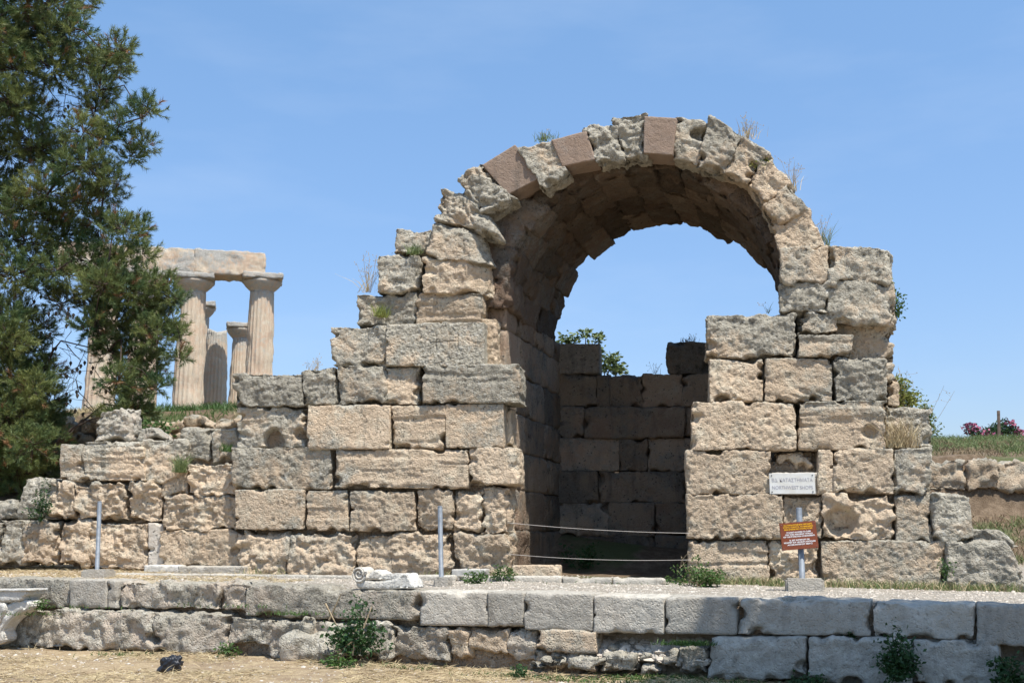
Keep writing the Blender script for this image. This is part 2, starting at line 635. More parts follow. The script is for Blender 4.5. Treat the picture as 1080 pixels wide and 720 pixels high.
M_needle = simple_mat("pine_needles", (.215, .235, .075), .5, col2=(.060, .115, .045), scale=1.6, trans=.25)
M_needle_dry = simple_mat("dry_pine_needles", (.28, .15, .07), .7, var=.4, scale=3)
M_bark = simple_mat("pine_bark", (.085, .06, .045), .9, var=.5, scale=9, bump=.6)
M_leaf = simple_mat("weed_leaves", (.085, .15, .035), .5, col2=(.05, .10, .025), scale=9, trans=.25)
M_leafdark = simple_mat("dark_weed_leaves", (.045, .095, .028), .5, col2=(.025, .06, .02), scale=9, trans=.2)
M_leafpale = simple_mat("pale_weed_leaves", (.19, .23, .09), .6, col2=(.12, .17, .06), scale=9, trans=.25)
M_yellow = simple_mat("yellow_green_leaves", (.30, .30, .08), .6, col2=(.16, .22, .06), scale=6, trans=.3)
M_straw = simple_mat("straw", (.50, .41, .24), .8, col2=(.32, .24, .14), scale=5)
M_twig = simple_mat("dry_twig", (.42, .33, .21), .8, var=.4, scale=12)
M_darktwig = simple_mat("dark_twig", (.10, .08, .06), .8, var=.4, scale=12)
M_metal = simple_mat("galvanised_metal", (.20, .225, .255), .6, var=.35, scale=16, metal=.1, spec=.5)
M_brown = simple_mat("brown_sign_paint", (.20, .055, .025), .5, var=.15, scale=10)
M_yelpaint = simple_mat("yellow_lettering", (.75, .40, .02), .6)
M_whitepaint = simple_mat("white_lettering", (.72, .70, .70), .6)
M_plate = simple_mat("white_sign_plate", (.66, .66, .64), .45, col2=(.58, .56, .50), scale=6)
M_letter = simple_mat("grey_lettering", (.34, .33, .36), .6)
M_conc2 = stone_mat("worn_concrete", poreamt=.5, tan=(.38, .35, .30), pink=(.36, .32, .26), pale=(.43, .40, .35), use_attr=False, greyv=.3, bump=.6, fine=.6)
M_black = simple_mat("black_plastic", (.018, .020, .026), .45, var=.4, scale=14, spec=.5, bump=.3)
M_bankdry = simple_mat("withered_grass", (.27, .19, .11), .8, col2=(.17, .13, .08), scale=3)
M_wire = simple_mat("steel_wire", (.42, .38, .34), .5, var=.2, scale=9)
M_pinkfl = simple_mat("pink_blossom", (.36, .10, .17), .6, var=.3, scale=6)
M_brownleaf = simple_mat("withered_patch", (.30, .16, .07), .8, var=.3, scale=6)
M_concrete = simple_mat("concrete", (.46, .44, .40), .9, col2=(.36, .345, .31), scale=14, bump=.5)

# ------------------------------------------------------------------ ground


def ground_h(x, y):
    """height of the ground at world x, y (arrays)"""
    s = (x - FK.o[0]) * FK.n[0] + (y - FK.o[1]) * FK.n[1]      # distance behind the step's front line
    al = (x - FK.o[0]) * FK.u[0] + (y - FK.o[1]) * FK.u[1]
    tot = np.linalg.norm(k1 - k0)
    P = np.stack([x, y, x * 0], 1)
    low = -.72 + .035 * fbm(P * .8, 5, 3) + .012 * fbm(P * 4, 6, 3)
    low = np.where(y < -16, low - .02 * (-(y + 16)), low)
    low = np.maximum(low, -2.0)
    zk = np.interp(al / tot, [-1, 0, 1, 2], [.10, .085, -.015, -.03])
    zf = np.interp(x, [-10, -8, -5, -2, 1, 4, 8], [.19, .17, .10, .05, .0, -.05, -.06])
    ter = zk + (zf - zk) * np.clip(s / 3.2, 0, 1) + .012 * fbm(P * 3, 8, 3)
    ter = ter + np.where((y > .4) & (y < 4), .05 * np.clip(y / 3, 0, 1), 0)
    z = low + (ter - low) * sstep(.22, .40, s)
    # banks behind the ruin
    zl = np.interp(y, [2.4, 3.4, 5.2, 7.4, 9, 20, 30, 50, 400], [0, .7, 1.3, 3.05, 3.2, 3.6, 5.0, 7.65, 12])
    zr = np.interp(y, [2.6, 4, 6, 8.25, 8.45, 9.4, 12, 16.5, 30, 60, 400], [0, .30, .58, 1.12, 2.2, 2.36, 2.68, 3.22, 3.3, 3.6, 6])
    bl = sstep(-6, 2, x)
    bank = zl * (1 - bl) + zr * bl
    nb = .10 * fbm(P * 1.3, 9, 4) * sstep(3, 6, y)
    return z + bank + nb * 1.0


def make_ground():
    xs = np.concatenate([[-400, -200, -100, -60, -35, -25, -18], np.arange(-14, 12.01, .11), [14, 18, 25, 40, 80, 160, 400]])
    ys = np.concatenate([[-60, -30, -20], np.arange(-15, -4, .14), np.arange(-4, 1, .1), np.arange(1, 19, .17),
                         [22, 26, 30, 36, 42, 50, 60, 75, 100, 160, 300, 600]])
    X, Y = np.meshgrid(xs, ys, indexing='ij')
    x, y = X.ravel(), Y.ravel()
    z = ground_h(x, y)
    nx, ny = len(xs), len(ys)
    I, J = np.meshgrid(np.arange(nx - 1), np.arange(ny - 1), indexing='ij')
    I, J = I.ravel(), J.ravel()
    Q = np.stack([I * ny + J, (I + 1) * ny + J, (I + 1) * ny + J + 1, I * ny + J + 1], 1)
    o = mesh_np("ground", np.stack([x, y, z], 1), Q, None)
    s = (x - FK.o[0]) * FK.n[0] + (y - FK.o[1]) * FK.n[1]
    terr = sstep(.15, .4, s) * (1 - sstep(3.0, 4.5, y))
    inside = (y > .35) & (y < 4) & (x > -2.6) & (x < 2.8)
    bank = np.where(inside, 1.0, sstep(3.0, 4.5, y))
    me = o.data
    for nme, v in (("terr", terr), ("bank", bank)):
        a = me.attributes.new(nme, 'FLOAT', 'POINT')
        a.data.foreach_set("value", v.astype(np.float32))
    m, t, b = new_mat("earth_and_gravel")
    geo = node(t, 'ShaderNodeNewGeometry')
    P = geo.outputs['Position']
    n1 = noise_n(t, P, .9, 4)
    n2 = noise_n(t, P, 6, 6, .7)
    n3 = noise_n(t, P, 38, 4, .7)
    low = mixc(t, ramp(t, n1, .4, .62), (.36, .27, .165), (.27, .20, .13))
    low = mixc(t, ramp(t, n2, .45, .65), low, (.44, .35, .22))
    low = mixc(t, ramp(t, n3, .58, .7), low, (.17, .125, .085))
    gr = mixc(t, ramp(t, n2, .4, .62), (.33, .295, .24), (.25, .21, .165))
    gr = mixc(t, ramp(t, n3, .5, .62), gr, (.42, .395, .35))
    xyz = node(t, 'ShaderNodeSeparateXYZ')
    t.links.new(P, xyz.inputs[0])
    leftf = ramp(t, math_n(t, 'ADD', xyz.outputs['X'], math_n(t, 'MULTIPLY', n1, 3.0)), -5.6, -4.4, 1, 0)
    gr = mixc(t, leftf, gr, mixc(t, ramp(t, n2, .42, .6), (.40, .28, .16), (.46, .38, .25)))
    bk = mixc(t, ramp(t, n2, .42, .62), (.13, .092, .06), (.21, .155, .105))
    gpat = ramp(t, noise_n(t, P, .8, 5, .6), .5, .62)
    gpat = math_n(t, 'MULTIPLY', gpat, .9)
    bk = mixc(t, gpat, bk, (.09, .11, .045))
    fa = node(t, 'ShaderNodeAttribute', attribute_name='terr')
    fb = node(t, 'ShaderNodeAttribute', attribute_name='bank')
    c = mixc(t, fa.outputs['Fac'], low, gr)
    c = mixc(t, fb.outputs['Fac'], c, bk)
    t.links.new(c, b.inputs['Base Color'])
    bp = node(t, 'ShaderNodeBump', Strength=.9, Distance=.03)
    t.links.new(math_n(t, 'ADD', n3, n2), bp.inputs['Height'])
    t.links.new(bp.outputs['Normal'], b.inputs['Normal'])
    me.materials.append(m)
    tag(o, kind='structure')
    return o


make_ground()


def gz(x, y):
    return float(ground_h(np.array([float(x)]), np.array([float(y)]))[0])

# ------------------------------------------------------------------ the vaulted ruin


def rect(fr, x0, y0, x1, y1, y=0.0, j=0.0):
    """photo-pixel rectangle -> quad in the frame (bl, br, tr, tl), with slightly irregular corners"""
    r = lambda: random.uniform(-j, j)
    return [fr.un(x0 + r(), y1 + r(), y), fr.un(x1 + r(), y1 + r(), y), fr.un(x1 + r(), y0 + r(), y), fr.un(x0 + r(), y0 + r(), y)]


def quadpx(fr, pts, y=0.0):
    """pts: tl, tr, br, bl in photo pixels"""
    tl, tr, br, bl = pts
    return [fr.un(*bl, y), fr.un(*br, y), fr.un(*tr, y), fr.un(*tl, y)]


ruin = thing("vaulted_ruin", "large ruined stone shop with round barrel vault, stepped front piers and dark interior", "ruin",
             (FA.un(640, 610)[0], 0, 0))
ruin_loc = np.array(ruin.location)


def rblock(name, parent, fr, q, y0, depth, mat, style, **kw):
    o = block(name, fr, q, y0, depth, mat, style, parent, **kw)
    o.matrix_parent_inverse = Matrix.Identity(4)
    return o


def core(name, fr, x0, x1, z0, z1, y0, y1, parent, mat=None):
    """rubble core of a wall, behind its facing blocks"""
    q = [(x0, z0), (x1, z0), (x1, z1), (x0, z1)]
    return block(name, fr, q, y0, y1 - y0, mat or M_rubble, 'rugged', parent, res=.12, resy=.12, mul=.5)


def px2s(px, py, y=0):
    return FA.un(px, py, y)


ruin.location = (0, 0, 0)

# --- left pier
lp = core("pier", FA, px2s(262, 600)[0], px2s(520, 600)[0], -.2, px2s(300, 440)[1], .2, .72, ruin)
lp_blocks = [
    # x0, y0, x1, y1, style, grey, yoff, depth
    (249, 560, 304, 610, 'rugged', .20, .05), (304, 561, 374, 612, 'rugged', .10, -.02), (375, 562, 476, 612, 'rugged', .08, .0),
    (477, 563, 539, 614, 'rugged', .08, .03),
    (248, 516, 320, 559, 'holes', .08, .0), (321, 516, 367, 560, 'strat', .10, .0), (368, 517, 438, 561, 'pitted', .12, .01),
    (438, 516, 475, 562, 'rugged', .08, .02), (475, 515, 509, 562, 'rugged', .06, .03), (507, 512, 537, 564, 'rugged', .04, .05),
    (245, 471, 350, 516, 'pitted', .30, .02), (353, 473, 494, 514, 'strat', .12, -.02), (493, 472, 546, 511, 'pitted', .15, -.01),
    (248, 429, 323, 473, 'weather', .55, .06), (323, 426, 410, 474, 'smooth', .18, -.03), (412, 428, 471, 473, 'strat', .20, .0),
    (470, 425, 532, 473, 'smooth', .45, .0), (530, 428, 540, 473, 'pitted', .05, .25),
    (244, 394, 320, 430, 'weather', 1.0, .0), (317, 388, 355, 428, 'weather', .85, .0), (354, 384, 407, 427, 'weather', .70, -.01),
    (403, 385, 443, 427, 'weather', .65, .03), (446, 384, 549, 426, 'strat', .75, -.03),
    (349, 344, 408, 386, 'weather', .95, .03), (407, 340, 510, 386, 'smooth', .80, .0),
    (375, 308, 439, 343, 'weather', .85, .12), (396, 268, 442, 309, 'weather', .80, .10), (416, 240, 456, 269, 'weather', .85, .14),
    (438, 308, 508, 343, 'strat', .25, .10), (470, 336, 524, 388, 'pitted', .05, .28),
]
for (x0, y0, x1, y1, st, g, yo) in lp_blocks:
    kw = {}
    if (x0, y0) == (248, 429):
        kw['carve'] = [(.52, .22, .17, .30), (.9, .35, .1, .12)]
    if (x0, y0) == (412, 428):
        kw['carve'] = [(.98, .25, .10, .12)]
    if (x0, y0) == (407, 340):
        kw['res'] = .009
        kw['grooves'] = [(FA.un(*a_), FA.un(*b_)) for a_, b_ in (((460, 353), (460, 370)), ((453, 361), (467, 361)), ((474, 353), (474, 369)),
                                                                ((469, 360), (480, 360)), ((483, 355), (483, 367)))]
    rblock("stone_block", lp, FA, rect(FA, x0, y0, x1, y1, yo, 1.1), yo, .62 if yo < .2 else .5, M_stone, st, grey=g, jit=.022, **kw)

# --- right pier
rp = core("pier", FA, px2s(738, 600)[0], px2s(975, 600)[0], -.2, px2s(850, 485)[1], .2, .72, ruin)
rp_blocks = [
    (743, 329, 841, 377, 'weather', .50, .0), (842, 329, 884, 352, 'weather', .50, .04), (842, 352, 900, 376, 'strat', .55, .0),
    (878, 338, 944, 400, 'weather', .45, .26),
    (748, 378, 805, 424, 'pitted', .18, .02), (806, 377, 880, 423, 'strat', .30, .0), (880, 378, 937, 424, 'weather', .55, .0),
    (729, 424, 841, 474, 'pitted', .18, -.01), (841, 422, 936, 473, 'strat', .25, .0), (932, 428, 985, 472, 'weather', .80, .34),
    (936, 396, 950, 430, 'pitted', .05, .42),
    (723, 475, 814, 521, 'pitted', .14, .0), (862, 473, 879, 521, 'smooth', .35, .03), (879, 472, 943, 521, 'pitted', .25, -.01),
    (942, 472, 985, 521, 'weather', .80, .0),
    (724, 521, 827, 569, 'pitted', .08, .0), (826, 522, 867, 570, 'rugged', .06, .03), (866, 522, 944, 571, 'rugged', .10, .0),
    (944, 521, 985, 572, 'pitted', .55, .02), (985, 521, 1025, 571, 'weather', .75, -.01),
    (726, 569, 812, 614, 'strat', .06, .03), (811, 570, 866, 620, 'rugged', .06, .06), (866, 570, 997, 624, 'pitted', .14, -.01),
]
for (x0, y0, x1, y1, st, g, yo) in rp_blocks:
    kw = {}
    if (x0, y0) == (748, 378):
        kw['carve'] = [(.25, .08, .10, .18), (.95, .6, .08, .2)]
    if (x0, y0) == (806, 377):
        kw['carve'] = [(.70, .08, .07, .2)]
        kw['tilt'] = .30
    if (x0, y0) == (866, 522):
        kw['carve'] = [(.28, .45, .24, .16)]
    if (x0, y0) == (841, 422):
        kw['carve'] = [(.82, .38, .13, .10)]
    rblock("stone_block", rp, FA, rect(FA, x0, y0, x1, y1, yo, 1.1), yo, .62 if yo < .2 else .5, M_stone, st, grey=g, jit=.022, **kw)
# hollow with a wedged stone, filled with mortar below
rblock("wedged_stone", rp, FA, rect(FA, 816, 475, 860, 492, .14), .14, .4, M_stone, 'rugged', grey=.1)
rblock("mortar_patch", rp, FA, rect(FA, 814, 498, 862, 521, .03), .03, .5, M_mortar, 'kerb', grey=.1)

# --- voussoirs of the front arch
arch = core("arch", FV, px2s(440, 300)[0] + .06, px2s(470, 300)[0] + .1, px2s(440, 340)[1], px2s(440, 262)[1], .35, .7, ruin)
vous = [
    # tl, tr, br, bl, style, plain?, grey, chamfer
    ([(446, 273), (509, 273), (512, 309), (444, 308)], 'weather', 0, .12, .26, .0),
    ([(456, 233), (505, 246), (513, 275), (449, 272)], 'weather', 0, .50, .20, .0),
    ([(464, 198), (497, 202), (522, 248), (459, 234)], 'rugged', 0, .55, .0, .02),
    ([(482, 188), (504, 169), (542, 209), (508, 226)], 'rugged', 0, .65, .0, .0),
    ([(509, 174), (543, 153), (570, 187), (535, 205)], 'plain', 1, 0, .0, .04),
    ([(546, 155), (581, 145), (597, 181), (570, 197)], 'weather', 0, .80, .0, -.03),
    ([(582, 148), (618, 139), (627, 168), (593, 175)], 'plain', 1, 0, .0, .0),
    ([(616, 134), (648, 127), (656, 167), (628, 170)], 'rugged', 0, .85, .0, .0),
    ([(646, 124), (683, 118), (681, 163), (655, 168)], 'rugged', 0, .75, .0, .0),
    ([(680, 123), (713, 125), (709, 163), (679, 161)], 'plain', 1, 0, .0, -.02),
    ([(713, 124), (747, 126), (735, 174), (709, 166)], 'weather', 0, .70, .0, .02),
    ([(748, 121), (783, 141), (764, 181), (736, 173)], 'weather', 0, .75, .0, -.03),
    ([(780, 139), (811, 162), (788, 192), (763, 182)], 'weather', 0, .55, .0, .0),
    ([(808, 163), (834, 193), (804, 218), (786, 191)], 'weather', 0, .35, .0, .03),
    ([(832, 194), (853, 221), (815, 238), (803, 217)], 'weather', 0, .65, .0, -.02),
    ([(853, 222), (869, 260), (824, 268), (814, 238)], 'pitted', 0, .20, .0, .03),
    ([(824, 263), (872, 261), (873, 299), (824, 299)], 'pitted', 0, .30, .0, .0),
    ([(822, 299), (873, 299), (875, 329), (822, 329)], 'weather', 0, .60, .0, .02),
    ([(872, 258), (939, 262), (939, 299), (873, 298)], 'weather', 0, .75, .0, -.02),
    ([(873, 297), (942, 298), (944, 341), (875, 339)], 'weather', 0, .75, .0, .0),
]
cz0_ = lambda q_: q_[0][1] < 215 or (500 < q_[0][0] < 850 and q_[0][1] < 230)
for pts, st, plain, g, ch, yo in vous:
    if len(pts) == 5:
        pts = [pts[0], pts[2], pts[3], pts[4]] if False else [pts[0], ((pts[1][0] + pts[2][0]) / 2, (pts[1][1] + pts[2][1]) / 2 - 4), pts[3], pts[4]]
    o = rblock("voussoir", arch, FV, quadpx(FV, pts, yo), yo, .50 if cz0_(pts) else .8, M_plain if plain else M_stone, st, grey=g, chamfer=ch,
               topgrey=.8, pad=.010 if plain else .026, jit=0 if plain else .03)

# --- barrel vault behind the front ring
cs, cz = FA.un(669, 311)
RV = FA.un(824, 311)[0] - cs
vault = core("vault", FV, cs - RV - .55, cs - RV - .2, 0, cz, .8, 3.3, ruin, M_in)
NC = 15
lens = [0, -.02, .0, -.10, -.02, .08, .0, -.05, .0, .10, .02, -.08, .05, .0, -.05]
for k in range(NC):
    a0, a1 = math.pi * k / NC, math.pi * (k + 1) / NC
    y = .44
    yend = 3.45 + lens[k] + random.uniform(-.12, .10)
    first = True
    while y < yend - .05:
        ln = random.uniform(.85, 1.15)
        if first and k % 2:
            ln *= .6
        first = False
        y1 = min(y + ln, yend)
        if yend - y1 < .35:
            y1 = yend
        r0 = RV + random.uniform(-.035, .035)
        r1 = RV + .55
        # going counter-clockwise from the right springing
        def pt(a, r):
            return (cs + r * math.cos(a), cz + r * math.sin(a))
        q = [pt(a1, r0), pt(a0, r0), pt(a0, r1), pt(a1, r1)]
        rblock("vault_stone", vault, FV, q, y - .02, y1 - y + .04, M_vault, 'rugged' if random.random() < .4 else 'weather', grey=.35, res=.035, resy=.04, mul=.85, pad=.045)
        y = y1

# --- side walls of the shop
for side, nm in ((-1, "left"), (1, "right")):
    sx = cs + side * RV
    x0, x1 = (sx - .5, sx) if side < 0 else (sx, sx + .5)
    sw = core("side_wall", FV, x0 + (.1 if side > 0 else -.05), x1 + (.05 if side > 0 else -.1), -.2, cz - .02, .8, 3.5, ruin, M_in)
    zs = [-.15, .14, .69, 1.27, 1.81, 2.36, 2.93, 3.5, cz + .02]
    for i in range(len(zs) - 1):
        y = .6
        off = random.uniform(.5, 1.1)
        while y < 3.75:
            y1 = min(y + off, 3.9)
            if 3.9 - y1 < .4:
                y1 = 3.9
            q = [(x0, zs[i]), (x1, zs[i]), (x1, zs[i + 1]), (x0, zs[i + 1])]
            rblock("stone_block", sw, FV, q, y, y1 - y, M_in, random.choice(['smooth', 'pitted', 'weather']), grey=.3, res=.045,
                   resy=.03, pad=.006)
            y = y1
            off = random.uniform(1.0, 1.5)

# --- back wall
YB = 3.72
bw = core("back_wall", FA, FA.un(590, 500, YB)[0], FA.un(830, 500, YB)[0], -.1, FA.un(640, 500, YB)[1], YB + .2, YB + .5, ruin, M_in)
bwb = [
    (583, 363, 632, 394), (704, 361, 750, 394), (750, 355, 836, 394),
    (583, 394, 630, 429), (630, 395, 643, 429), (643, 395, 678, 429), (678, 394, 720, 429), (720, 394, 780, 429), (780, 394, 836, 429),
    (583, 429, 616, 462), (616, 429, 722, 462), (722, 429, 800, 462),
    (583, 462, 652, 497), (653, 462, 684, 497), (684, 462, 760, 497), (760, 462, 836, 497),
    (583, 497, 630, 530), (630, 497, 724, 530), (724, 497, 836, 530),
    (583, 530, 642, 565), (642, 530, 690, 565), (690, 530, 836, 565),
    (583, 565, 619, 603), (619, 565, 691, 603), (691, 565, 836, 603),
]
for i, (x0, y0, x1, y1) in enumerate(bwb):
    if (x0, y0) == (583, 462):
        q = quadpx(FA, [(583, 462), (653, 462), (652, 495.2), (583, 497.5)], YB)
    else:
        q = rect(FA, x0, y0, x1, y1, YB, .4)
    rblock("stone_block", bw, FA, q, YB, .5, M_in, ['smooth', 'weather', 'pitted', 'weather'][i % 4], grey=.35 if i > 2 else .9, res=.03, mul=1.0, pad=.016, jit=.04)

# ------------------------------------------------------------------ low ruined wall on the left
lw = thing("ruined_wall", "low broken limestone wall joining the left side of the vaulted ruin", "wall", (0, 0, 0))
lwc = core("rubble_core", FL, FL.un(70, 550)[0], FL.un(245, 550)[0], -.1, FL.un(150, 475)[1], .25, .8, lw)
for (x0, y0, x1, y1, st, g, yo) in [
    (62, 467, 88, 507, 'strat', .45, .0), (88, 466, 152, 507, 'strat', .45, .0), (148, 462, 197, 509, 'weather', .75, .05),
    (190, 451, 222, 487, 'weather', .80, .15), (221, 452, 256, 488, 'weather', .70, .1),
    (194, 486, 252, 524, 'rugged', .12, .0), (170, 490, 200, 524, 'pitted', .25, .1),
    (51, 507, 78, 548, 'rugged', .25, .0), (77, 507, 132, 549, 'rugged', .30, .0), (131, 507, 171, 551, 'rugged', .40, .0),
    (171, 522, 250, 560, 'rugged', .05, -.02),
    (0, 548, 26, 596, 'weather', .80, .0), (-60, 548, 1, 596, 'weather', .80, .0), (22, 549, 61, 596, 'rugged', .35, .0),
    (60, 549, 92, 596, 'rugged', .15, .0), (91, 550, 158, 600, 'rugged', .06, .0), (169, 558, 252, 597, 'pitted', .06, .0),
]:
    rblock("stone_block", lw, FL, rect(FL, x0, y0, x1, y1, yo, 1.6), yo, .6, M_stone, st, grey=g, jit=.03)
rblock("mortar_patch", lw, FL, rect(FL, 156, 551, 172, 598, .03), .03, .5, M_mortar, 'kerb', grey=.1)


def loose(name, label, cat, fr, q, y0, depth, mat, style, group=None, **kw):
    o = block(name, fr, q, y0, depth, mat, style, None, **kw)
    c = np.array([v.co for v in (o.data.vertices[0], o.data.vertices[len(o.data.vertices) // 2])]).mean(0)
    lo = Vector(min((v.co[:] for v in o.data.vertices), key=lambda t: t[2]))
    lo = Vector((float(c[0]), float(c[1]), lo.z))
    o.data.transform(Matrix.Translation(-lo))
    o.location = lo
    tag(o, label, cat, group)
    return o


loose("loose_stone", "pale upright pointed stone perched on top of the low left wall", "stone", FL,
      quadpx(FL, [(106, 434), (135, 429), (138, 465), (92, 466)], .15), .15, .45, M_grey, 'rugged', grey=.6, mul=.9)
loose("loose_stone", "small white flaky stone lying on the low left wall, right of the pointed stone", "stone", FL,
      quadpx(FL, [(144, 452), (160, 450), (174, 464), (138, 466)], .2), .2, .35, M_grey, 'rugged', grey=.9, mul=.7)
loose("boulder", "grey lichen covered boulder at the left foot of the low wall under the pine", "boulder", FL,
      quadpx(FL, [(26, 503), (60, 503), (62, 548), (15, 548)], .1), .1, .6, M_grey, 'weather', grey=.85)
loose("boulder", "flat pale slab at the left edge of the photo behind the wall", "boulder", FL,
      quadpx(FL, [(-30, 532), (14, 526), (22, 550), (-30, 550)], .3), .3, .5, M_grey, 'weather', grey=.7)
# large slanting block right of the right pier
FR_ = Frame((0, -.1, 0), (1, 0, 0))
loose("fallen_block", "big pale grey block with broken slanting right end beside the right pier", "stone", FR_,
      quadpx(FR_, [(998, 571), (1062, 571), (1094, 626), (998, 624)], 0), 0, .7, M_grey, 'weather', grey=.55)
loose("fallen_block", "flat grey block behind the big slanting block on the right", "stone", FR_,
      quadpx(FR_, [(1020, 557), (1060, 558), (1078, 577), (1020, 577)], 1.0), 1.0, .6, M_grey, 'weather', grey=.7)

# ------------------------------------------------------------------ stone steps in front (two courses)
steps = thing("stone_steps", "two courses of long grey stone blocks forming the step in front of the ruin", "steps", (0, 0, 0))
up = core("upper_course", FK, -2.2, np.linalg.norm(k1 - k0) + 1.5, -.34, -.045, .14, .42, steps, M_rubble)
for (x0, x1, ya, yb, yc, mat, st, g) in [
    (-60, 72, 608, 610, 640, M_grey, 'weather', .55), (73, 112, 611, 611, 641, M_kerb, 'kerb', .3),
    (112, 122, 611, 612, 641, M_kerb, 'kerb', .3), (121, 230, 612, 614, 642, M_grey, 'rugged', .5),
    (229, 259, 614, 614, 646, M_grey, 'rugged', .4), (257, 346, 615, 618, 650, M_grey, 'weather', .6),
    (329, 442, 621, 622, 653, M_grey, 'weather', .35),
    (443, 514, 623, 624, 659, M_kerb, 'kerb', .3), (514, 552, 624, 624, 661, M_kerb, 'kerb', .2),
    (552, 625, 624, 626, 664, M_kerb, 'kerb', .3), (626, 700, 627, 629, 667, M_kerb, 'kerb', .2), (700, 776, 629, 630, 668, M_kerb, 'kerb', .2),
    (777, 918, 630, 633, 669, M_kerb, 'weather', .5), (919, 1029, 634, 636, 673, M_kerb, 'weather', .4),
    (1030, 1160, 637, 640, 680, M_kerb, 'smooth', .2),
]:
    rblock("step_block", up, FK, quadpx(FK, [(x0, ya), (x1, yb), (x1, yc + (yb - ya)), (x0, yc)]), random.uniform(-.01, .02), .52, mat, st,
           grey=g, mul=.75 if st == 'rugged' else (.6 if st == 'weather' else 1), topgrey=.5, res=.024)
lo = core("lower_course", FK, -2.2, FK.un(610, 690)[0], -1.0, -.38, .10, .40, steps, M_rubble)
for (x0, x1, ya, yb, yc, mat, st, g, yo, ml) in [
    (-60, 30, 639, 640, 682, M_grey, 'rugged', .5, -.10, .6), (20, 161, 640, 643, 684, M_grey, 'rugged', .5, -.10, .8),
    (161, 240, 644, 646, 688, M_grey, 'rugged', .45, -.08, .7), (236, 292, 648, 652, 680, M_grey, 'rugged', .55, -.06, .8),
    (282, 326, 652, 652, 692, M_grey, 'rugged', .6, -.12, .8), (294, 350, 668, 670, 697, M_grey, 'boulder', .6, -.26, .7),
    (326, 414, 653, 656, 692, M_grey, 'rugged', .5, -.06, .8),
    (412, 472, 658, 660, 696, M_grey, 'rugged', .4, .0, .7), (472, 494, 659, 660, 694, M_stone, 'rugged', .2, .02, .6),
    (492, 536, 660, 661, 690, M_stone, 'rugged', .2, .0, .6), (535, 566, 661, 662, 698, M_grey, 'rugged', .3, .03, .6),
    (565, 628, 663, 665, 687, M_stone, 'strat', .25, -.02, .6), (560, 628, 686, 688, 705, M_grey, 'rugged', .4, .02, .7),
    (747, 850, 670, 671, 716, M_kerb, 'weather', .5, -.06, .6), (852, 964, 671, 675, 720, M_kerb, 'weather', .5, -.05, .7),
    (962, 1056, 674, 675, 722, M_kerb, 'weather', .5, -.06, .6), (1090, 1180, 680, 682, 726, M_kerb, 'weather', .5, .0, .6),
]:
    rblock("step_block", lo, FK, quadpx(FK, [(x0, ya), (x1, yb), (x1, yc + (yb - ya)), (x0, yc)], yo), yo, .5, mat, st,
           grey=g, mul=ml, topgrey=.6, res=.024)
for i, (x0, y0, x1, y1, lab, yo) in enumerate([
    (631, 688, 671, 710, "pale rounded stone at the left end of the gap in the lower step", -.12),
    (673, 687, 700, 700, "small flat stone lying in the gap of the lower step", .0),
    (699, 684, 714, 704, "small upright stone left of the round dark stone in the step gap", -.02),
    (712, 681, 748, 710, "rounded dark grey stone at the right end of the step gap", -.06),
    (639, 678, 663, 692, "grey stone lying behind the pale rounded stone in the step gap", .06),
    (626, 664, 645, 672, "little tan stone wedged under the grey step block", .02),
    (675, 698, 700, 712, "low stone at ground level in the middle of the step gap", -.02),
]):
    loose("rubble_stone", lab, "stone", FK, quadpx(FK, [(x0 + 2, y0), (x1 - 2, y0 + 1), (x1, y1), (x0, y1)], yo), yo, .28, M_grey if i != 5 else M_stone,
          'rugged', "stones in the gap of the lower step", grey=.5, mul=.6, res=.018)
for i, (x0, y0, x1, y1, lab) in enumerate([
    (566, 694, 590, 702, "flat white stone on the ground below the middle of the steps"),
    (600, 694, 634, 704, "longer flat white stone on the ground left of the step gap"),
    (556, 700, 568, 708, "small pale stone beside the green weed tuft on the ground"),
]):
    loose("flat_stone", lab, "stone", FK, quadpx(FK, [(x0, y0), (x1, y0), (x1, y1), (x0, y1)], -.3), -.3, .2, M_grey, 'rugged',
          "flat stones at the foot of the steps", grey=.6, mul=.5, res=.016)

# ------------------------------------------------------------------ slabs on the terrace
FT = Frame(at(112, 604, 15.4) * np.array([1, 1, 0]), (at(700, 610, 14.3) - at(112, 604, 15.4)) * np.array([1, 1, 0]))
lk = thing("low_kerb", "thin low grey stone kerb lying on the gravel in front of the ruin", "kerb", (0, 0, 0))
for (x0, x1, y0, y1) in [(112, 178, 604, 611), (178, 258, 604.5, 612), (258, 325, 605.5, 613), (326, 372, 606, 614), (436, 480, 606, 614),
                         (482, 540, 607, 615), (541, 592, 607, 616), (593, 645, 608, 617), (646, 702, 609, 618)]:
    o = rblock("kerb_stone", lk, FT, quadpx(FT, [(x0, y0), (x1, y0 + .6), (x1, y1 + 3), (x0, y1 + 3)]), 0, .16, M_kerb, 'kerb', grey=.2, res=.03)
loose("stone_slab", "rectangular grey slab lying on the terrace below the low left wall", "slab", FA,
      rect(FA, 188, 597, 257, 610, -.15), -.15, .5, M_kerb, 'kerb', grey=.2)
loose("stone_slab", "small white slab lying left of the grey slab on the terrace", "slab", FA,
      rect(FA, 152, 596, 189, 606, -.05), -.05, .4, M_marble, 'kerb', grey=.2)
loose("stone_slab", "tan stone sill in the left corner of the dark doorway", "slab", FA,
      rect(FA, 539, 596, 590, 612, .05), .05, .35, M_stone, 'kerb', grey=.0)
loose("stone_slab", "cracked concrete pad at the foot of the left pier beside the metal post", "slab", FA,
      rect(FA, 476, 600, 512, 616, -.35), -.35, .35, M_concrete, 'kerb', grey=.1)


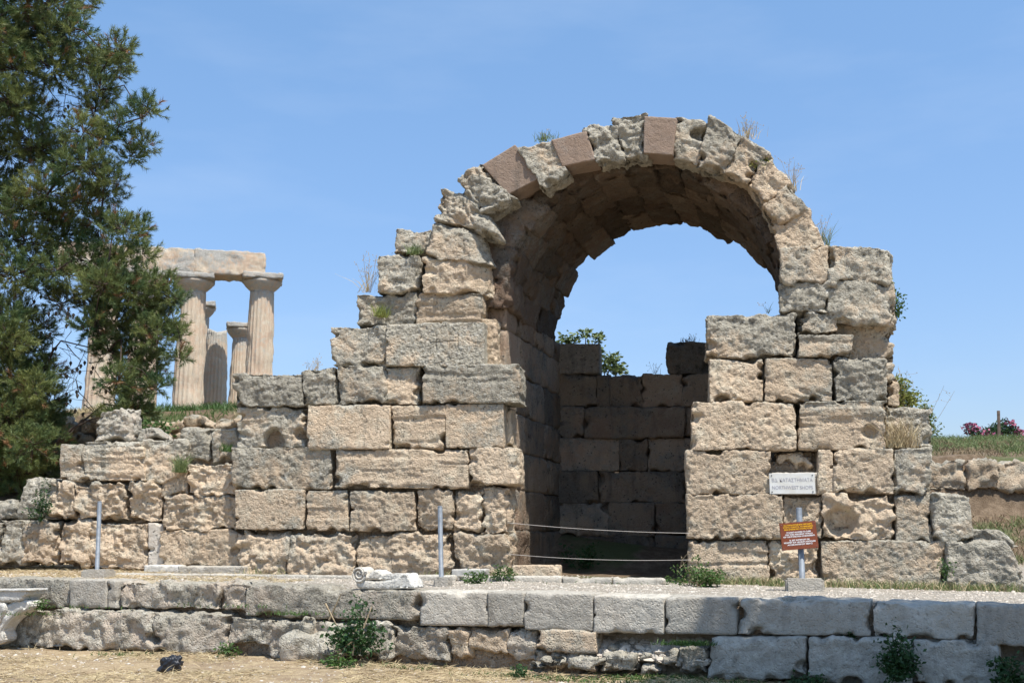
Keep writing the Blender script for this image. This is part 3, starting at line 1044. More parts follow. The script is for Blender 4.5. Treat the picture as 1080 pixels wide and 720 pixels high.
# ------------------------------------------------------------------ tubes, posts, signs
def tube_geo(pts, rad, n=10, caps=True):
    pts = [np.array(p, float) for p in pts]
    if not hasattr(rad, '__len__'):
        rad = [rad] * len(pts)
    V, Q, T = [], [], []
    up = np.array([0.02, .03, 1.0])
    for i, p in enumerate(pts):
        t = pts[min(i + 1, len(pts) - 1)] - pts[max(i - 1, 0)]
        t = t / (np.linalg.norm(t) + 1e-9)
        a = np.cross(t, up if abs(t[2]) < .95 else np.array([1.0, 0, 0]))
        a /= np.linalg.norm(a) + 1e-9
        b = np.cross(t, a)
        for k in range(n):
            th = 2 * math.pi * k / n
            V.append(p + rad[i] * (a * math.cos(th) + b * math.sin(th)))
    for i in range(len(pts) - 1):
        for k in range(n):
            k2 = (k + 1) % n
            Q.append((i * n + k, i * n + k2, (i + 1) * n + k2, (i + 1) * n + k))
    if caps:
        for base, pt in ((0, pts[0]), ((len(pts) - 1) * n, pts[-1])):
            c = len(V)
            V.append(pt)
            for k in range(0, n, 2):
                Q.append((base + k, base + (k + 1) % n, base + (k + 2) % n, c))
    return np.array(V), np.array(Q)


def tube(name, pts, rad, mat, parent=None, n=10, loc=None):
    V, Q = tube_geo(pts, rad, n)
    return mesh_np(name, V, Q, mat, parent, True, None, loc)


def merge(geos):
    Vs, Qs, o = [], [], 0
    for V, Q in geos:
        Vs.append(V)
        Qs.append(np.asarray(Q) + o)
        o += len(V)
    return np.concatenate(Vs), np.concatenate(Qs)


def box_np(c, u, v, w):
    """box centred at c with half-axis vectors u, v, w"""
    c, u, v, w = [np.array(a, float) for a in (c, u, v, w)]
    V = [c + a * u + b * v + d * w for a in (-1, 1) for b in (-1, 1) for d in (-1, 1)]
    Q = [(0, 1, 3, 2), (4, 6, 7, 5), (0, 4, 5, 1), (2, 3, 7, 6), (0, 2, 6, 4), (1, 5, 7, 3)]
    return np.array(V), np.array(Q)


def bevel_box(name, c, u, v, w, mat, parent=None, bev=.006, loc=None):
    import bmesh
    V, Q = box_np(c, u, v, w)
    bm = bmesh.new()
    vs = [bm.verts.new(p) for p in V]
    for q in Q:
        bm.faces.new([vs[i] for i in q])
    bmesh.ops.recalc_face_normals(bm, faces=bm.faces)
    bmesh.ops.bevel(bm, geom=bm.edges[:], offset=bev, segments=2, affect='EDGES')
    me = bpy.data.meshes.new(name)
    if loc is not None:
        bmesh.ops.translate(bm, vec=-Vector(loc), verts=bm.verts)
    bm.to_mesh(me)
    bm.free()
    me.materials.append(mat)
    o = bpy.data.objects.new(name, me)
    if loc is not None and parent is None:
        o.location = loc
    link(o, parent)
    return o


def post(px, ybase, ytop, pxtop, d, rad, label, w0):
    b = at(px, ybase, d)
    t = at(pxtop, ytop, d)
    t[1] = b[1] + (t[1] - b[1]) * .2
    th = thing("metal_post", label, "post", tuple(b * np.array([1, 1, 1])), "metal barrier posts on the terrace")
    tube("pole", [b - b - [0, 0, .05], t - b - [0, 0, .006], t - b], [rad, rad, rad * .85], M_metal, th, 14)
    z0 = gz(b[0], b[1])
    hz = max(.04, (b[2] - z0) / 2 + .03)
    bevel_box("base_block", (0.02, 0, -hz + .01), (w0, 0, 0), (0, w0 * .8, 0), (0, 0, hz), M_conc2, th, .02)
    tube("cap", [t - b, t - b + [0, 0, .008]], [rad * 1.04, rad * .8], M_metal, th, 14)
    return b, t


p1 = post(102.5, 601, 529, 105, 14.7, .027, "bare grey metal post in front of the low left wall", .17)
p2 = post(465.5, 609, 534, 464, 13.4, .028, "bare grey metal post in front of the left pier beside the marble scroll", .10)

# sign on its post
sb = at(846.5, 617, 13.2)
sign = thing("sign_post", "tilted brown visitor notice on grey metal post in front of right pier", "sign", tuple(sb))
st_ = at(842.5, 535, 13.2) - sb
st_[1] *= .3
tube("pole", [np.array([0, 0, -.05]), st_ - [0, 0, .006], st_], [.034, .034, .03], M_metal, sign, 14)
z0 = gz(sb[0], sb[1])
bevel_box("base_block", (0.02, 0, (z0 - sb[2]) / 2 + .03), (.21, 0, 0), (0, .12, 0), (0, 0, abs(sb[2] - z0) / 2 + .05), M_conc2, sign, .02)
pc = at(842.5, 564.5, 13.13) - sb
tl_ = R(4.5)
su = RIGHT * math.cos(tl_) + np.array([0, 0, math.sin(tl_)])
sw_ = -RIGHT * math.sin(tl_) + np.array([0, 0, math.cos(tl_)])
hw, hh = .208, .152
bevel_box("sign_panel", pc, su * hw, FWDH * .008, sw_ * hh, M_brown, sign, .003)
for dx, dz in ((-1, 1), (1, 1), (-1, -1), (1, -1)):
    c = pc + su * (hw - .02) * dx + sw_ * (hh - .02) * dz - FWDH * .010
    tube("screw", [c, c - FWDH * .003], .004, M_metal, sign, 8)


def text_mesh(name, body, size, origin, u, w, mat, parent, width=None, extr=.0008, bold=0.0):
    cu = bpy.data.curves.new("lettering", 'FONT')
    cu.body = body
    cu.size = size
    cu.align_x = 'CENTER'
    cu.align_y = 'CENTER'
    cu.extrude = extr
    cu.offset = bold
    tmp = bpy.data.objects.new("lettering", cu)
    COL.objects.link(tmp)
    bpy.context.view_layer.update()
    dg = bpy.context.evaluated_depsgraph_get()
    me = bpy.data.meshes.new_from_object(tmp.evaluated_get(dg))
    bpy.data.objects.remove(tmp)
    bpy.data.curves.remove(cu)
    co = np.empty(len(me.vertices) * 3, np.float32)
    me.vertices.foreach_get("co", co)
    co = co.reshape(-1, 3)
    if width and len(co):
        sx = width / (co[:, 0].max() - co[:, 0].min())
        co[:, 0] *= sx
    u, w = np.array(u), np.array(w)
    n = np.cross(u, w)
    V = np.array(origin)[None, :] + co[:, 0:1] * u + co[:, 1:2] * w + co[:, 2:3] * n
    me.vertices.foreach_set("co", V.astype(np.float32).ravel())
    me.materials.clear()
    me.materials.append(mat)
    me.update()
    me.name = name
    o = bpy.data.objects.new(name, me)
    link(o, parent)
    return o


lines = [("ΣΑΣ ΠΑΡΑΚΑΛΟΥΜΕ ΜΗΝ ΑΝΕΒΑΙΝΕΤΕ", .122, .34, 0), ("ΣΤΟΥΣ ΤΟΙΧΟΥΣ. ΤΟ ΜΝΗΜΕΙΟ", .098, .36, 0), ("ΕΙΝΑΙ ΕΠΙΚΙΝΔΥΝΟ. ΕΥΧΑΡΙΣΤΟΥΜΕ", .074, .34, 0),
         ("IT IS NOT ALLOWED TO CLIMB", .040, .29, 1), ("ON THE ANCIENT WALLS", .016, .33, 1), ("FOR THE PROTECTION OF MONUMENTS", -.008, .38, 1),
         ("IL EST INTERDIT DE", -.048, .24, 1), ("MONTER SUR LES MURS ANTIQUES", -.072, .38, 1), ("ACCES INTERDIT MERCI", -.097, .30, 1)]
for body, dz, wd, kk in lines:
    text_mesh("lettering", body, .021, pc + sw_ * dz - FWDH * .0095, su, sw_, M_whitepaint if kk else M_yelpaint, sign, wd * .95, bold=.0008)

# white name plate fixed on the wall
s0, z0_ = FA.un(811, 499, -.03)
s1, z1_ = FA.un(860, 520.5, -.03)
pcen = np.array([(s0 + s1) / 2, -.035, (z0_ + z1_) / 2])
plate = thing("name_plate", "white plate with two lines of grey lettering on the right pier", "sign", tuple(pcen))
hw2, hh2 = (s1 - s0) / 2, (z0_ - z1_) / 2
bevel_box("plate", (0, 0, 0), (hw2, 0, 0), (0, .012, 0), (0, 0, hh2), M_plate, plate, .003)
for a in (-1, 1):
    for c in (-1, 1):
        b0 = np.array([a * (hw2 - .03), -.013, c * (hh2 - .028)])
        tube("screw", [b0, b0 + [0, -.006, 0]], .008, M_black, plate, 8)
text_mesh("lettering", "ΒΔ. ΚΑΤΑΣΤΗΜΑΤΑ", .062, (0, -.0135, hh2 * .32), (1, 0, 0), (0, 0, 1), M_letter, plate, hw2 * 1.78)
text_mesh("lettering", "NORTHWEST SHOPS", .062, (0, -.0135, -hh2 * .40), (1, 0, 0), (0, 0, 1), M_letter, plate, hw2 * 1.78)

# wires across the doorway
for (ya, ym, yb, lab) in [(551, 559, 562, "upper thin wire strung across the dark doorway"), (584, 590, 590, "lower thin wire strung across the dark doorway")]:
    A, B = at(536, ya, 15.15), at(728, yb, 14.7)
    Mid = at(640, ym, 14.95)
    pts = []
    for i in range(17):
        t = i / 16
        q = A * (1 - t) + B * t
        sag = (Mid - (A * .46 + B * .54))[2]
        q[2] += sag * 4 * t * (1 - t)
        pts.append(q)
    o = tube("wire", pts, .004, M_wire, None, 6, loc=A)
    tag(o, lab, "wire", "wires across the doorway")

# ------------------------------------------------------------------ marble fragments
import bmesh


def poly_prism(name, fr, pts, y0, depth, mat, parent=None, bev=.012, amp=.006, seed=1, cuts=.02, loc=None):
    """outline in photo pixels on the frame's plane -> carved solid of real thickness"""
    bm = bmesh.new()
    P = [fr.un(px, py, y0) for px, py in pts]
    f = [bm.verts.new(fr.w([s], [y0], [z])[0]) for s, z in P]
    b = [bm.verts.new(fr.w([s], [y0 + depth], [z])[0]) for s, z in P]
    n = len(P)
    bm.faces.new(f)
    bm.faces.new(b[::-1])
    for i in range(n):
        bm.faces.new([f[i], b[i], b[(i + 1) % n], f[(i + 1) % n]])
    bmesh.ops.recalc_face_normals(bm, faces=bm.faces)
    bmesh.ops.bevel(bm, geom=bm.edges[:], offset=bev, segments=2, affect='EDGES')
    bmesh.ops.triangulate(bm, faces=bm.faces)
    for _ in range(5):
        le = [e for e in bm.edges if e.calc_length() > cuts * 2]
        if not le:
            break
        bmesh.ops.subdivide_edges(bm, edges=le, cuts=1)
        bmesh.ops.triangulate(bm, faces=[f for f in bm.faces if len(f.verts) > 3])
    bm.normal_update()
    co = np.array([v.co[:] for v in bm.verts])
    no = np.array([v.normal[:] for v in bm.verts])
    d = amp * (fbm(co * 9 + seed, seed, 3) * 1.3 + .5 * fbm(co * 30, seed + 5, 2))
    co = co + no * d[:, None]
    if loc is not None:
        co = co - np.array(loc)
    for v, c in zip(bm.verts, co):
        v.co = c
    for f_ in bm.faces:
        f_.smooth = True
    me = bpy.data.meshes.new(name)
    bm.to_mesh(me)
    bm.free()
    me.materials.append(mat)
    o = bpy.data.objects.new(name, me)
    if loc is not None and parent is None:
        o.location = loc
    link(o, parent)
    return o


vy = .16
vl = FK.w([FK.un(404, 620, vy)[0]], [vy + .1], [FK.un(404, 621, vy)[1]])[0]
vol = thing("marble_fragment", "white marble scroll fragment lying on the step block in front of the left pier", "stone carving", tuple(vl))
poly_prism("broken_slab", FK, [(376, 618), (374, 610), (384, 612), (402, 613), (414, 611), (428, 604), (434, 613), (436, 620), (404, 621.5), (378, 620)], vy, .28, M_marble, vol, .008, .008, 3, loc=vl)
poly_prism("cushion", FK, [(376, 606), (380, 600), (386, 606), (392, 603), (396, 600), (401, 603), (404, 605), (424, 604.5), (430, 606), (424, 611), (404, 612), (390, 611), (378, 612)], vy + .02, .24, M_marble, vol, .01, .008, 4, loc=vl)
vc = FK.un(379, 605, vy)
pts, rads = [], []
for i in range(46):
    t = i / 45
    a = -t * 2 * math.pi * 2.1 + .3
    r = .078 * (1 - t) + .012
    w_ = FK.w([vc[0] + r * math.cos(a)], [vy - .015], [vc[1] + r * math.sin(a)])[0]
    pts.append(w_ - vl)
    rads.append(.013 * (1 - .45 * t))
tube("volute", pts, rads, M_marble, vol, 8)
Vd, Qd = tube_geo([FK.w([vc[0]], [vy - .005], [vc[1]])[0] - vl, FK.w([vc[0]], [vy + .22], [vc[1]])[0] - vl], .074, 22)
mesh_np("volute_drum", Vd, Qd, M_marble, vol, False)

cy0 = -.42
cl = FK.w([FK.un(5, 675, cy0)[0]], [cy0 + .1], [FK.un(5, 678, cy0)[1]])[0]
con = thing("marble_fragment", "white carved marble bracket standing at the left edge against the lower step", "stone carving", tuple(cl))
poly_prism("moulding", FK, [(-22, 623), (28, 622), (28, 626), (24, 629), (22, 633), (-22, 634)], cy0, .30, M_marble, con, .006, .004, 6, loc=cl)
poly_prism("fillet", FK, [(-22, 621.5), (29.5, 620.8), (29.5, 622.8), (-22, 623.2)], cy0 - .02, .32, M_marble, con, .003, .002, 7, loc=cl)
poly_prism("scroll_arm", FK, [(22, 632), (29, 633), (31, 638), (28, 643), (20, 646), (12, 652), (6, 658), (2, 664), (4, 670), (3, 676), (-4, 680), (-18, 680), (-20, 650), (-8, 642), (4, 640), (14, 634)], cy0 + .03, .22, M_marble, con, .012, .010, 8, loc=cl)
poly_prism("acanthus_leaf", FK, [(-16, 634), (4, 636), (6, 642), (2, 650), (-4, 658), (-16, 660)], cy0 - .01, .10, M_marble, con, .012, .014, 9, loc=cl)

# black bag on the dry grass
bx = at(180, 703, 11.55)
bzz = gz(bx[0], bx[1])
lat_, Q_ = boxgrid(22, 16, 14)
q = (lat_ - .5) * 2
q = q / np.linalg.norm(q, axis=1)[:, None] ** .85
sh = np.stack([q[:, 0] * .125 + .03 * q[:, 2], q[:, 1] * .09, q[:, 2] * .105], 1)
nn = fbm(q * 1.6 + 4, 91, 4)
_, s2 = worley(q * 2.0 + 9, 92)
sh *= (1 + .28 * nn - .25 * sstep(.4, .9, s2))[:, None]
sh[:, 2] += .09
sh[:, 2] = np.maximum(sh[:, 2], -.004)
o = mesh_np("plastic_bag", sh, Q_, M_black, None, True)
o.location = (bx[0], bx[1], bzz)
tag(o, "small crumpled black bag lying on the dry grass in front of the steps", "bag")

# ------------------------------------------------------------------ temple on the hill
DT = 63.0
tp = at(240, 432, DT)
ang = YAW + R(14)
TU = np.array([math.cos(ang), math.sin(ang), 0])
TF = Frame(tp * np.array([1, 1, 0]), TU)
temple = thing("ancient_temple", "ruined temple on the hill with fluted columns carrying a long stone beam", "temple", tuple(tp))


def column(s, y, z0, z1, r0, r1, capital=True, broken=False, abw=None):
    nz = 44
    nf = 20
    per = 6
    n = nf * per
    zz = np.linspace(0, 1, nz)
    V = []
    th = np.arange(n) / n * 2 * math.pi
    fl = np.abs(np.sin(th * nf / 2)) ** .7
    sd = random.randint(0, 999)
    for t in zz:
        r = r0 + (r1 - r0) * (t ** 1.25)
        rr = r * (1 - .075 * fl)
        x, yy = rr * np.cos(th), rr * np.sin(th)
        z = np.full(n, z0 + (z1 - z0) * t)
        if broken and t == 1:
            z = z + .15 * np.sin(th * 2 + 1)
        V.append(np.stack([x, yy, z], 1))
    V = np.concatenate(V)
    nrm = V[:, :2] / np.linalg.norm(V[:, :2], axis=1)[:, None]
    d = -.09 * sstep(.0, .6, fbm(V * np.array([1.2, 1.2, .8]) + sd, 3, 4)) + .02 * fbm(V * 5 + sd, 4, 3)
    d -= .10 * sstep(.35, .7, fbm(V * .9 + sd * 2, 6, 3))
    V[:, :2] += nrm * d[:, None]
    I, J = np.meshgrid(np.arange(nz - 1), np.arange(n), indexing='ij')
    I, J = I.ravel(), J.ravel()
    J2 = (J + 1) % n
    Q = np.stack([I * n + J, I * n + J2, (I + 1) * n + J2, (I + 1) * n + J], 1)
    ctop = len(V)
    V = np.concatenate([V, [[0, 0, z1]]])
    b = (nz - 1) * n
    k = np.arange(0, n, 2)
    Q = np.concatenate([Q, np.stack([b + k, b + (k + 1) % n, b + (k + 2) % n, np.full(len(k), ctop)], 1)])
    W_ = TF.w(s + V[:, 0], y + V[:, 1], V[:, 2]) - tp
    gr = np.clip(.08 + .5 * sstep(.75, 1.0, (V[:, 2] - z0) / (z1 - z0)) + .35 * fbm(V * .7 + sd, 8, 3), 0, 1)
    if broken:
        gr = np.clip(gr + .2, 0, 1)
    c = mesh_np("column", W_, Q, M_temple, temple, True, {"grey": gr, "tone": np.full(len(V), random.uniform(-.4, .6))})
    if capital:
        # echinus
        prof = [(r1 * .97, 0), (r1 * 1.0, .06), (r1 * 1.12, .12), (r1 * 1.42, .32), (r1 * 1.60, .48), (r1 * 1.62, .56), (r1 * 1.55, .62), (0.02, .62)]
        m = 40
        VV = []
        for (r, h) in prof:
            tt = np.arange(m) / m * 2 * math.pi
            VV.append(np.stack([r * np.cos(tt), r * np.sin(tt), np.full(m, z1 - .02 + h)], 1))
        VV = np.concatenate(VV)
        VV += .035 * np.stack([fbm(VV * 2 + sd, 3, 3)] * 3, 1) * (VV / (np.linalg.norm(VV[:, :2], axis=1)[:, None] + .3)) * np.array([1, 1, 0])
        I, J = np.meshgrid(np.arange(len(prof) - 1), np.arange(m), indexing='ij')
        I, J = I.ravel(), J.ravel()
        J2 = (J + 1) % m
        QQ = np.stack([I * m + J, I * m + J2, (I + 1) * m + J2, (I + 1) * m + J], 1)
        mesh_np("echinus", TF.w(s + VV[:, 0], y + VV[:, 1], VV[:, 2]) - tp, QQ, M_temple, c, True,
                {"grey": np.full(len(VV), .5), "tone": np.zeros(len(VV))})
        a = abw or r1 * 1.66
        fr2 = Frame(TF.o - tp * np.array([1, 1, 0]), TU)
        block("abacus", fr2, [(s - a, z1 + .58 - tp[2]), (s + a, z1 + .58 - tp[2]), (s + a, z1 + .95 - tp[2]), (s - a, z1 + .95 - tp[2])], y - a, 2 * a,
              M_temple, 'weather', c, grey=.8, res=.12, resy=.2, mul=1.6)


def ts(px, py, y=0):
    return TF.un(px, py, y)


zb = tp[2] - .4
c3 = ts(276, 308)
c2 = ts(206, 308)
c1 = ts(166, 308)
wpx = 1 / (F / DT)
column(ts(272, 400)[0] + .05, 0, zb - 1.0, c3[1], 17 * wpx, 12.8 * wpx)
column(c2[0] - .1, 0, zb, c2[1], 17 * wpx, 13 * wpx)
column(ts(160, 308)[0] - .3, 0, zb, c2[1], 17 * wpx, 13 * wpx)
column(ts(112, 308)[0], 0, zb, c2[1], 17 * wpx, 13 * wpx)
yy_ = 3.5
column(ts(229, 350, yy_)[0], yy_, zb, ts(229, 350, yy_)[1], 15 * wpx, 11.0 * wpx, capital=False, broken=True)
yy_ = 9.0
column(ts(254, 357, yy_)[0], yy_, zb - .5, ts(254, 357, yy_)[1], 13 * wpx, 10.6 * wpx)
yy_ = 7.0
column(ts(211, 335, yy_)[0], yy_, zb, ts(211, 335, yy_)[1], 14 * wpx, 10.5 * wpx)
frT = Frame(TF.o - tp * np.array([1, 1, 0]), TU)
zt0, zt1 = c2[1] + .93, ts(200, 266)[1]
e0, e1, em = ts(60, 280)[0], ts(279, 280)[0], ts(206, 280)[0]
for a, b_ in ((e0, ts(112, 280)[0]), (ts(112, 280)[0], ts(158, 280)[0]), (ts(158, 280)[0], em), (em, e1)):
    block("architrave", frT, [(a, zt0 - tp[2]), (b_, zt0 - tp[2]), (b_, zt1 - tp[2]), (a, zt1 - tp[2])], -.85, 1.7, M_temple, 'weather', temple, tone=.3,
          grey=.35, res=.09, resy=.2, mul=1.7, pad=.05)
# ------------------------------------------------------------------ plants
rg = np.random.default_rng(21)


def leaves_geo(C, size, rng, flat=.5, aspect=.5, droop=0.0):
    """quads (leaf-shaped rhombi) at points C with random orientation"""
    n = len(C)
    a = rng.normal(size=(n, 3))
    a[:, 2] = a[:, 2] * flat - droop
    a /= np.linalg.norm(a, axis=1)[:, None]
    b = rng.normal(size=(n, 3))
    b -= (b * a).sum(1)[:, None] * a
    b /= np.linalg.norm(b, axis=1)[:, None]
    s = (size * rng.uniform(.6, 1.3, n))[:, None]
    nrm = np.cross(a, b)
    V = np.stack([C, C + a * s * .5 + b * s * aspect * .5 + nrm * s * .08, C + a * s, C + a * s * .5 - b * s * aspect * .5 + nrm * s * .08], 1).reshape(-1, 3)
    Q = np.arange(4 * n).reshape(n, 4)
    return V, Q


def blades_geo(B, h, rng, lean=.35, wid=.006, dirs=None):
    """thin curved grass blades from base points B"""
    n = len(B)
    d = rng.normal(size=(n, 3)) * lean
    d[:, 2] = 1
    if dirs is not None:
        d += dirs
    d /= np.linalg.norm(d, axis=1)[:, None]
    side = np.cross(d, rng.normal(size=(n, 3)))
    side /= np.linalg.norm(side, axis=1)[:, None]
    hh_ = (h * rng.uniform(.45, 1.15, n))[:, None]
    mid = B + d * hh_ * .55
    out = d * np.array([1.7, 1.7, .75])
    tip = mid + out * hh_ * .5
    w_ = wid
    V = np.stack([B - side * w_, B + side * w_, mid + side * w_ * .8, mid - side * w_ * .8, tip + side * w_ * .15, tip - side * w_ * .15], 1).reshape(-1, 3)
    k = np.arange(n)[:, None] * 6
    Q = np.concatenate([k + np.array([0, 1, 2, 3]), k + np.array([3, 2, 4, 5])])
    return V, Q


def stalks_geo(base, h, n, rng, spread=.25, rad=.0025, heads=True):
    gs = []
    for _ in range(n):
        d = rng.normal(size=3) * spread
        d[2] = 1
        d /= np.linalg.norm(d)
        hh_ = h * rng.uniform(.5, 1.1)
        b = base + rng.normal(size=3) * np.array([.03, .03, 0])
        tip = b + d * hh_ + np.array([rng.normal() * .05, rng.normal() * .05, 0]) * hh_
        gs.append(tube_geo([b, (b + tip) / 2 + rng.normal(size=3) * .02 * hh_, tip], [rad, rad * .8, rad * .5], 4, False))
        if heads:
            for _k in range(3):
                t = tip - d * hh_ * rng.uniform(0, .3)
                t2 = t + rng.normal(size=3) * .05
                gs.append(tube_geo([t, t2], [rad * .5, rad * .4], 4, False))
                gs.append(tube_geo([t2, t2 + [0, 0, .014]], [rad * 2.2, rad * 1.2], 4, False))
    return merge(gs)


def weed(name, label, cat, loc, w, h, kind='leafy', mat=None, n=300, leaf=.05, group=None, depth=None, stalks=0, seed=0, droop=0, wid=.005):
    rng = np.random.default_rng(seed + 100)
    th = thing(name, label, cat, tuple(loc), group)
    depth = depth or w * .6
    if kind == 'leafy':
        nst = max(5, n // 40)
        C = []
        gs = []
        for i in range(nst):
            tx, ty = rng.uniform(-1, 1) * w / 2, rng.uniform(-1, 1) * depth / 2
            tz = h * rng.uniform(.45, 1.0) * (1 - .5 * abs(tx) / (w / 2))
            a = np.array([tx * .25, ty * .25, 0])
            b = np.array([tx, ty, tz])
            m = (a + b) / 2 + rng.normal(size=3) * .03
            gs.append(tube_geo([a, m, b], [.005, .004, .002], 5, False))
            k = n // nst
            t = rng.uniform(.25, 1.05, k)[:, None]
            pts = a * (1 - t) ** 2 + 2 * m * t * (1 - t) + b * t ** 2
            C.append(pts + rng.normal(size=(k, 3)) * np.array([1, 1, .8]) * leaf * .9)
        C = np.concatenate(C)
        C[:, 2] = np.maximum(C[:, 2], .0 if droop == 0 else -9)
        V, Q = leaves_geo(C, leaf, rng, .6, .55, droop)
        mesh_np("foliage", V, Q, mat or M_leaf, th, False)
        V, Q = merge(gs)
        mesh_np("stem", V, Q, M_leafdark if stalks == 0 else M_twig, th, True)
    elif kind == 'grass':
        B = rng.normal(size=(n, 3)) * np.array([w / 3.2, depth / 3, 0])
        V, Q = blades_geo(B, h, rng, .33, wid)
        mesh_np("blades", V, Q, mat or M_leaf, th, False)
    if stalks:
        V, Q = stalks_geo(np.zeros(3), h * 1.35, stalks, rng, .3, .0028)
        mesh_np("dry_stalk", V, Q, M_twig, th, True)
    return th


def gp(px, py, d, dz=0.0):
    p = at(px, py, d)
    p[2] = gz(p[0], p[1]) + dz
    return p


# big weed on the steps
wk = FK.w([FK.un(378, 688, -.3)[0]], [-.32], [FK.un(380, 690, -.3)[1]])[0]
big = weed("weed", "large dark green leafy weed growing over the steps below the marble scroll", "weed", wk, .62, .58, 'leafy', M_leafdark, 900, .055, depth=.35, seed=1)
V, Q = merge([tube_geo([np.array([0, -.04, 0]) + np.array([a, b, c]), np.array([a2, b2, c2])], [.011, .005], 6, False) for a, b, c, a2, b2, c2 in
              [(-.04, 0, .0, .0, -.05, .3), (-.2, 0, .02, -.03, -.1, .14), (-.3, 0, .35, -.16, -.1, .62), (-.33, -.05, .52, -.2, -.1, .3), (.1, -.1, .28, .18, -.12, .5)]])
mesh_np("dry_stalk", V, Q, M_twig, big, True)
W_SPECS = [
    # name, label, cat, px, py, d, w, h, kind, mat, n, leaf, stalks
    ("weed", "bright green weed with reddish edge left of the large leafy weed on the steps", 357, 688, 11.9, .26, .22, 'leafy', M_leaf, 260, .045, 0),
    ("weed", "round green bush with dry stalk at the foot of the right pier by the doorway", 735, 619, 14.0, .62, .33, 'leafy', M_leaf, 900, .045, 4),
    ("weed", "low green weed patch at the right foot of the left pier", 503, 615, 13.9, .34, .17, 'leafy', M_leaf, 380, .035, 0),
    ("weed", "taller green weed at the inner corner of the left pier", 528, 613, 14.6, .30, .27, 'leafy', M_leaf, 380, .035, 0),
    ("weed", "dark green vertical weed hanging over the right lower step", 947, 718, 10.22, .30, .50, 'leafy', M_leafdark, 1100, .045, 0),
    ("weed", "green weed in the dark at the right end of the lower step", 1068, 722, 9.95, .30, .40, 'leafy', M_leafdark, 500, .05, 0),
    ("weed", "small dark weed on the upper step block right of the shadow edge", 900, 672, 10.75, .25, .15, 'leafy', M_leafdark, 200, .035, 0),
    ("weed", "small bright green weed on the left lower step corner", 36, 642, 13.9, .30, .16, 'leafy', M_leaf, 200, .04, 0),
    ("weed", "small bright green weed at the foot of the left lower step", 241, 684, 12.85, .20, .20, 'leafy', M_leaf, 200, .04, 0),
    ("weed", "green weed tuft on the ground below the middle of the steps", 551, 709, 11.2, .20, .16, 'leafy', M_leafdark, 220, .035, 0),
    ("weed", "dull green weed spreading in the shaded foot of the lower step", 855, 716, 10.6, .40, .14, 'leafy', M_leafdark, 260, .035, 0),
    ("weed", "green weed growing at the foot of the big right block joint", 997, 612, 13.4, .10, .38, 'leafy', M_leaf, 130, .035, 0),
    ("weed", "dark green weed growing inside the doorway against the back wall", 612, 604, 17.6, .8, .55, 'leafy', M_leafdark, 300, .06, 0),
    ("weed", "low weed at the right end of the doorway kerb", 713, 612, 14.8, .25, .08, 'leafy', M_leaf, 160, .03, 0),
]
for i, (nm, lab, px, py, d, w_, h_, kd, mt, n, lf, stk) in enumerate(W_SPECS):
    p = at(px, py, d)
    if i not in (4, 6, 7, 11):
        p[2] = gz(p[0], p[1]) if abs(gz(p[0], p[1]) - p[2]) < .35 else p[2]
    weed(nm, lab, "weed", p, w_, h_, kd, mt, n, lf, "weeds around the ruin", stalks=stk, seed=i + 3)
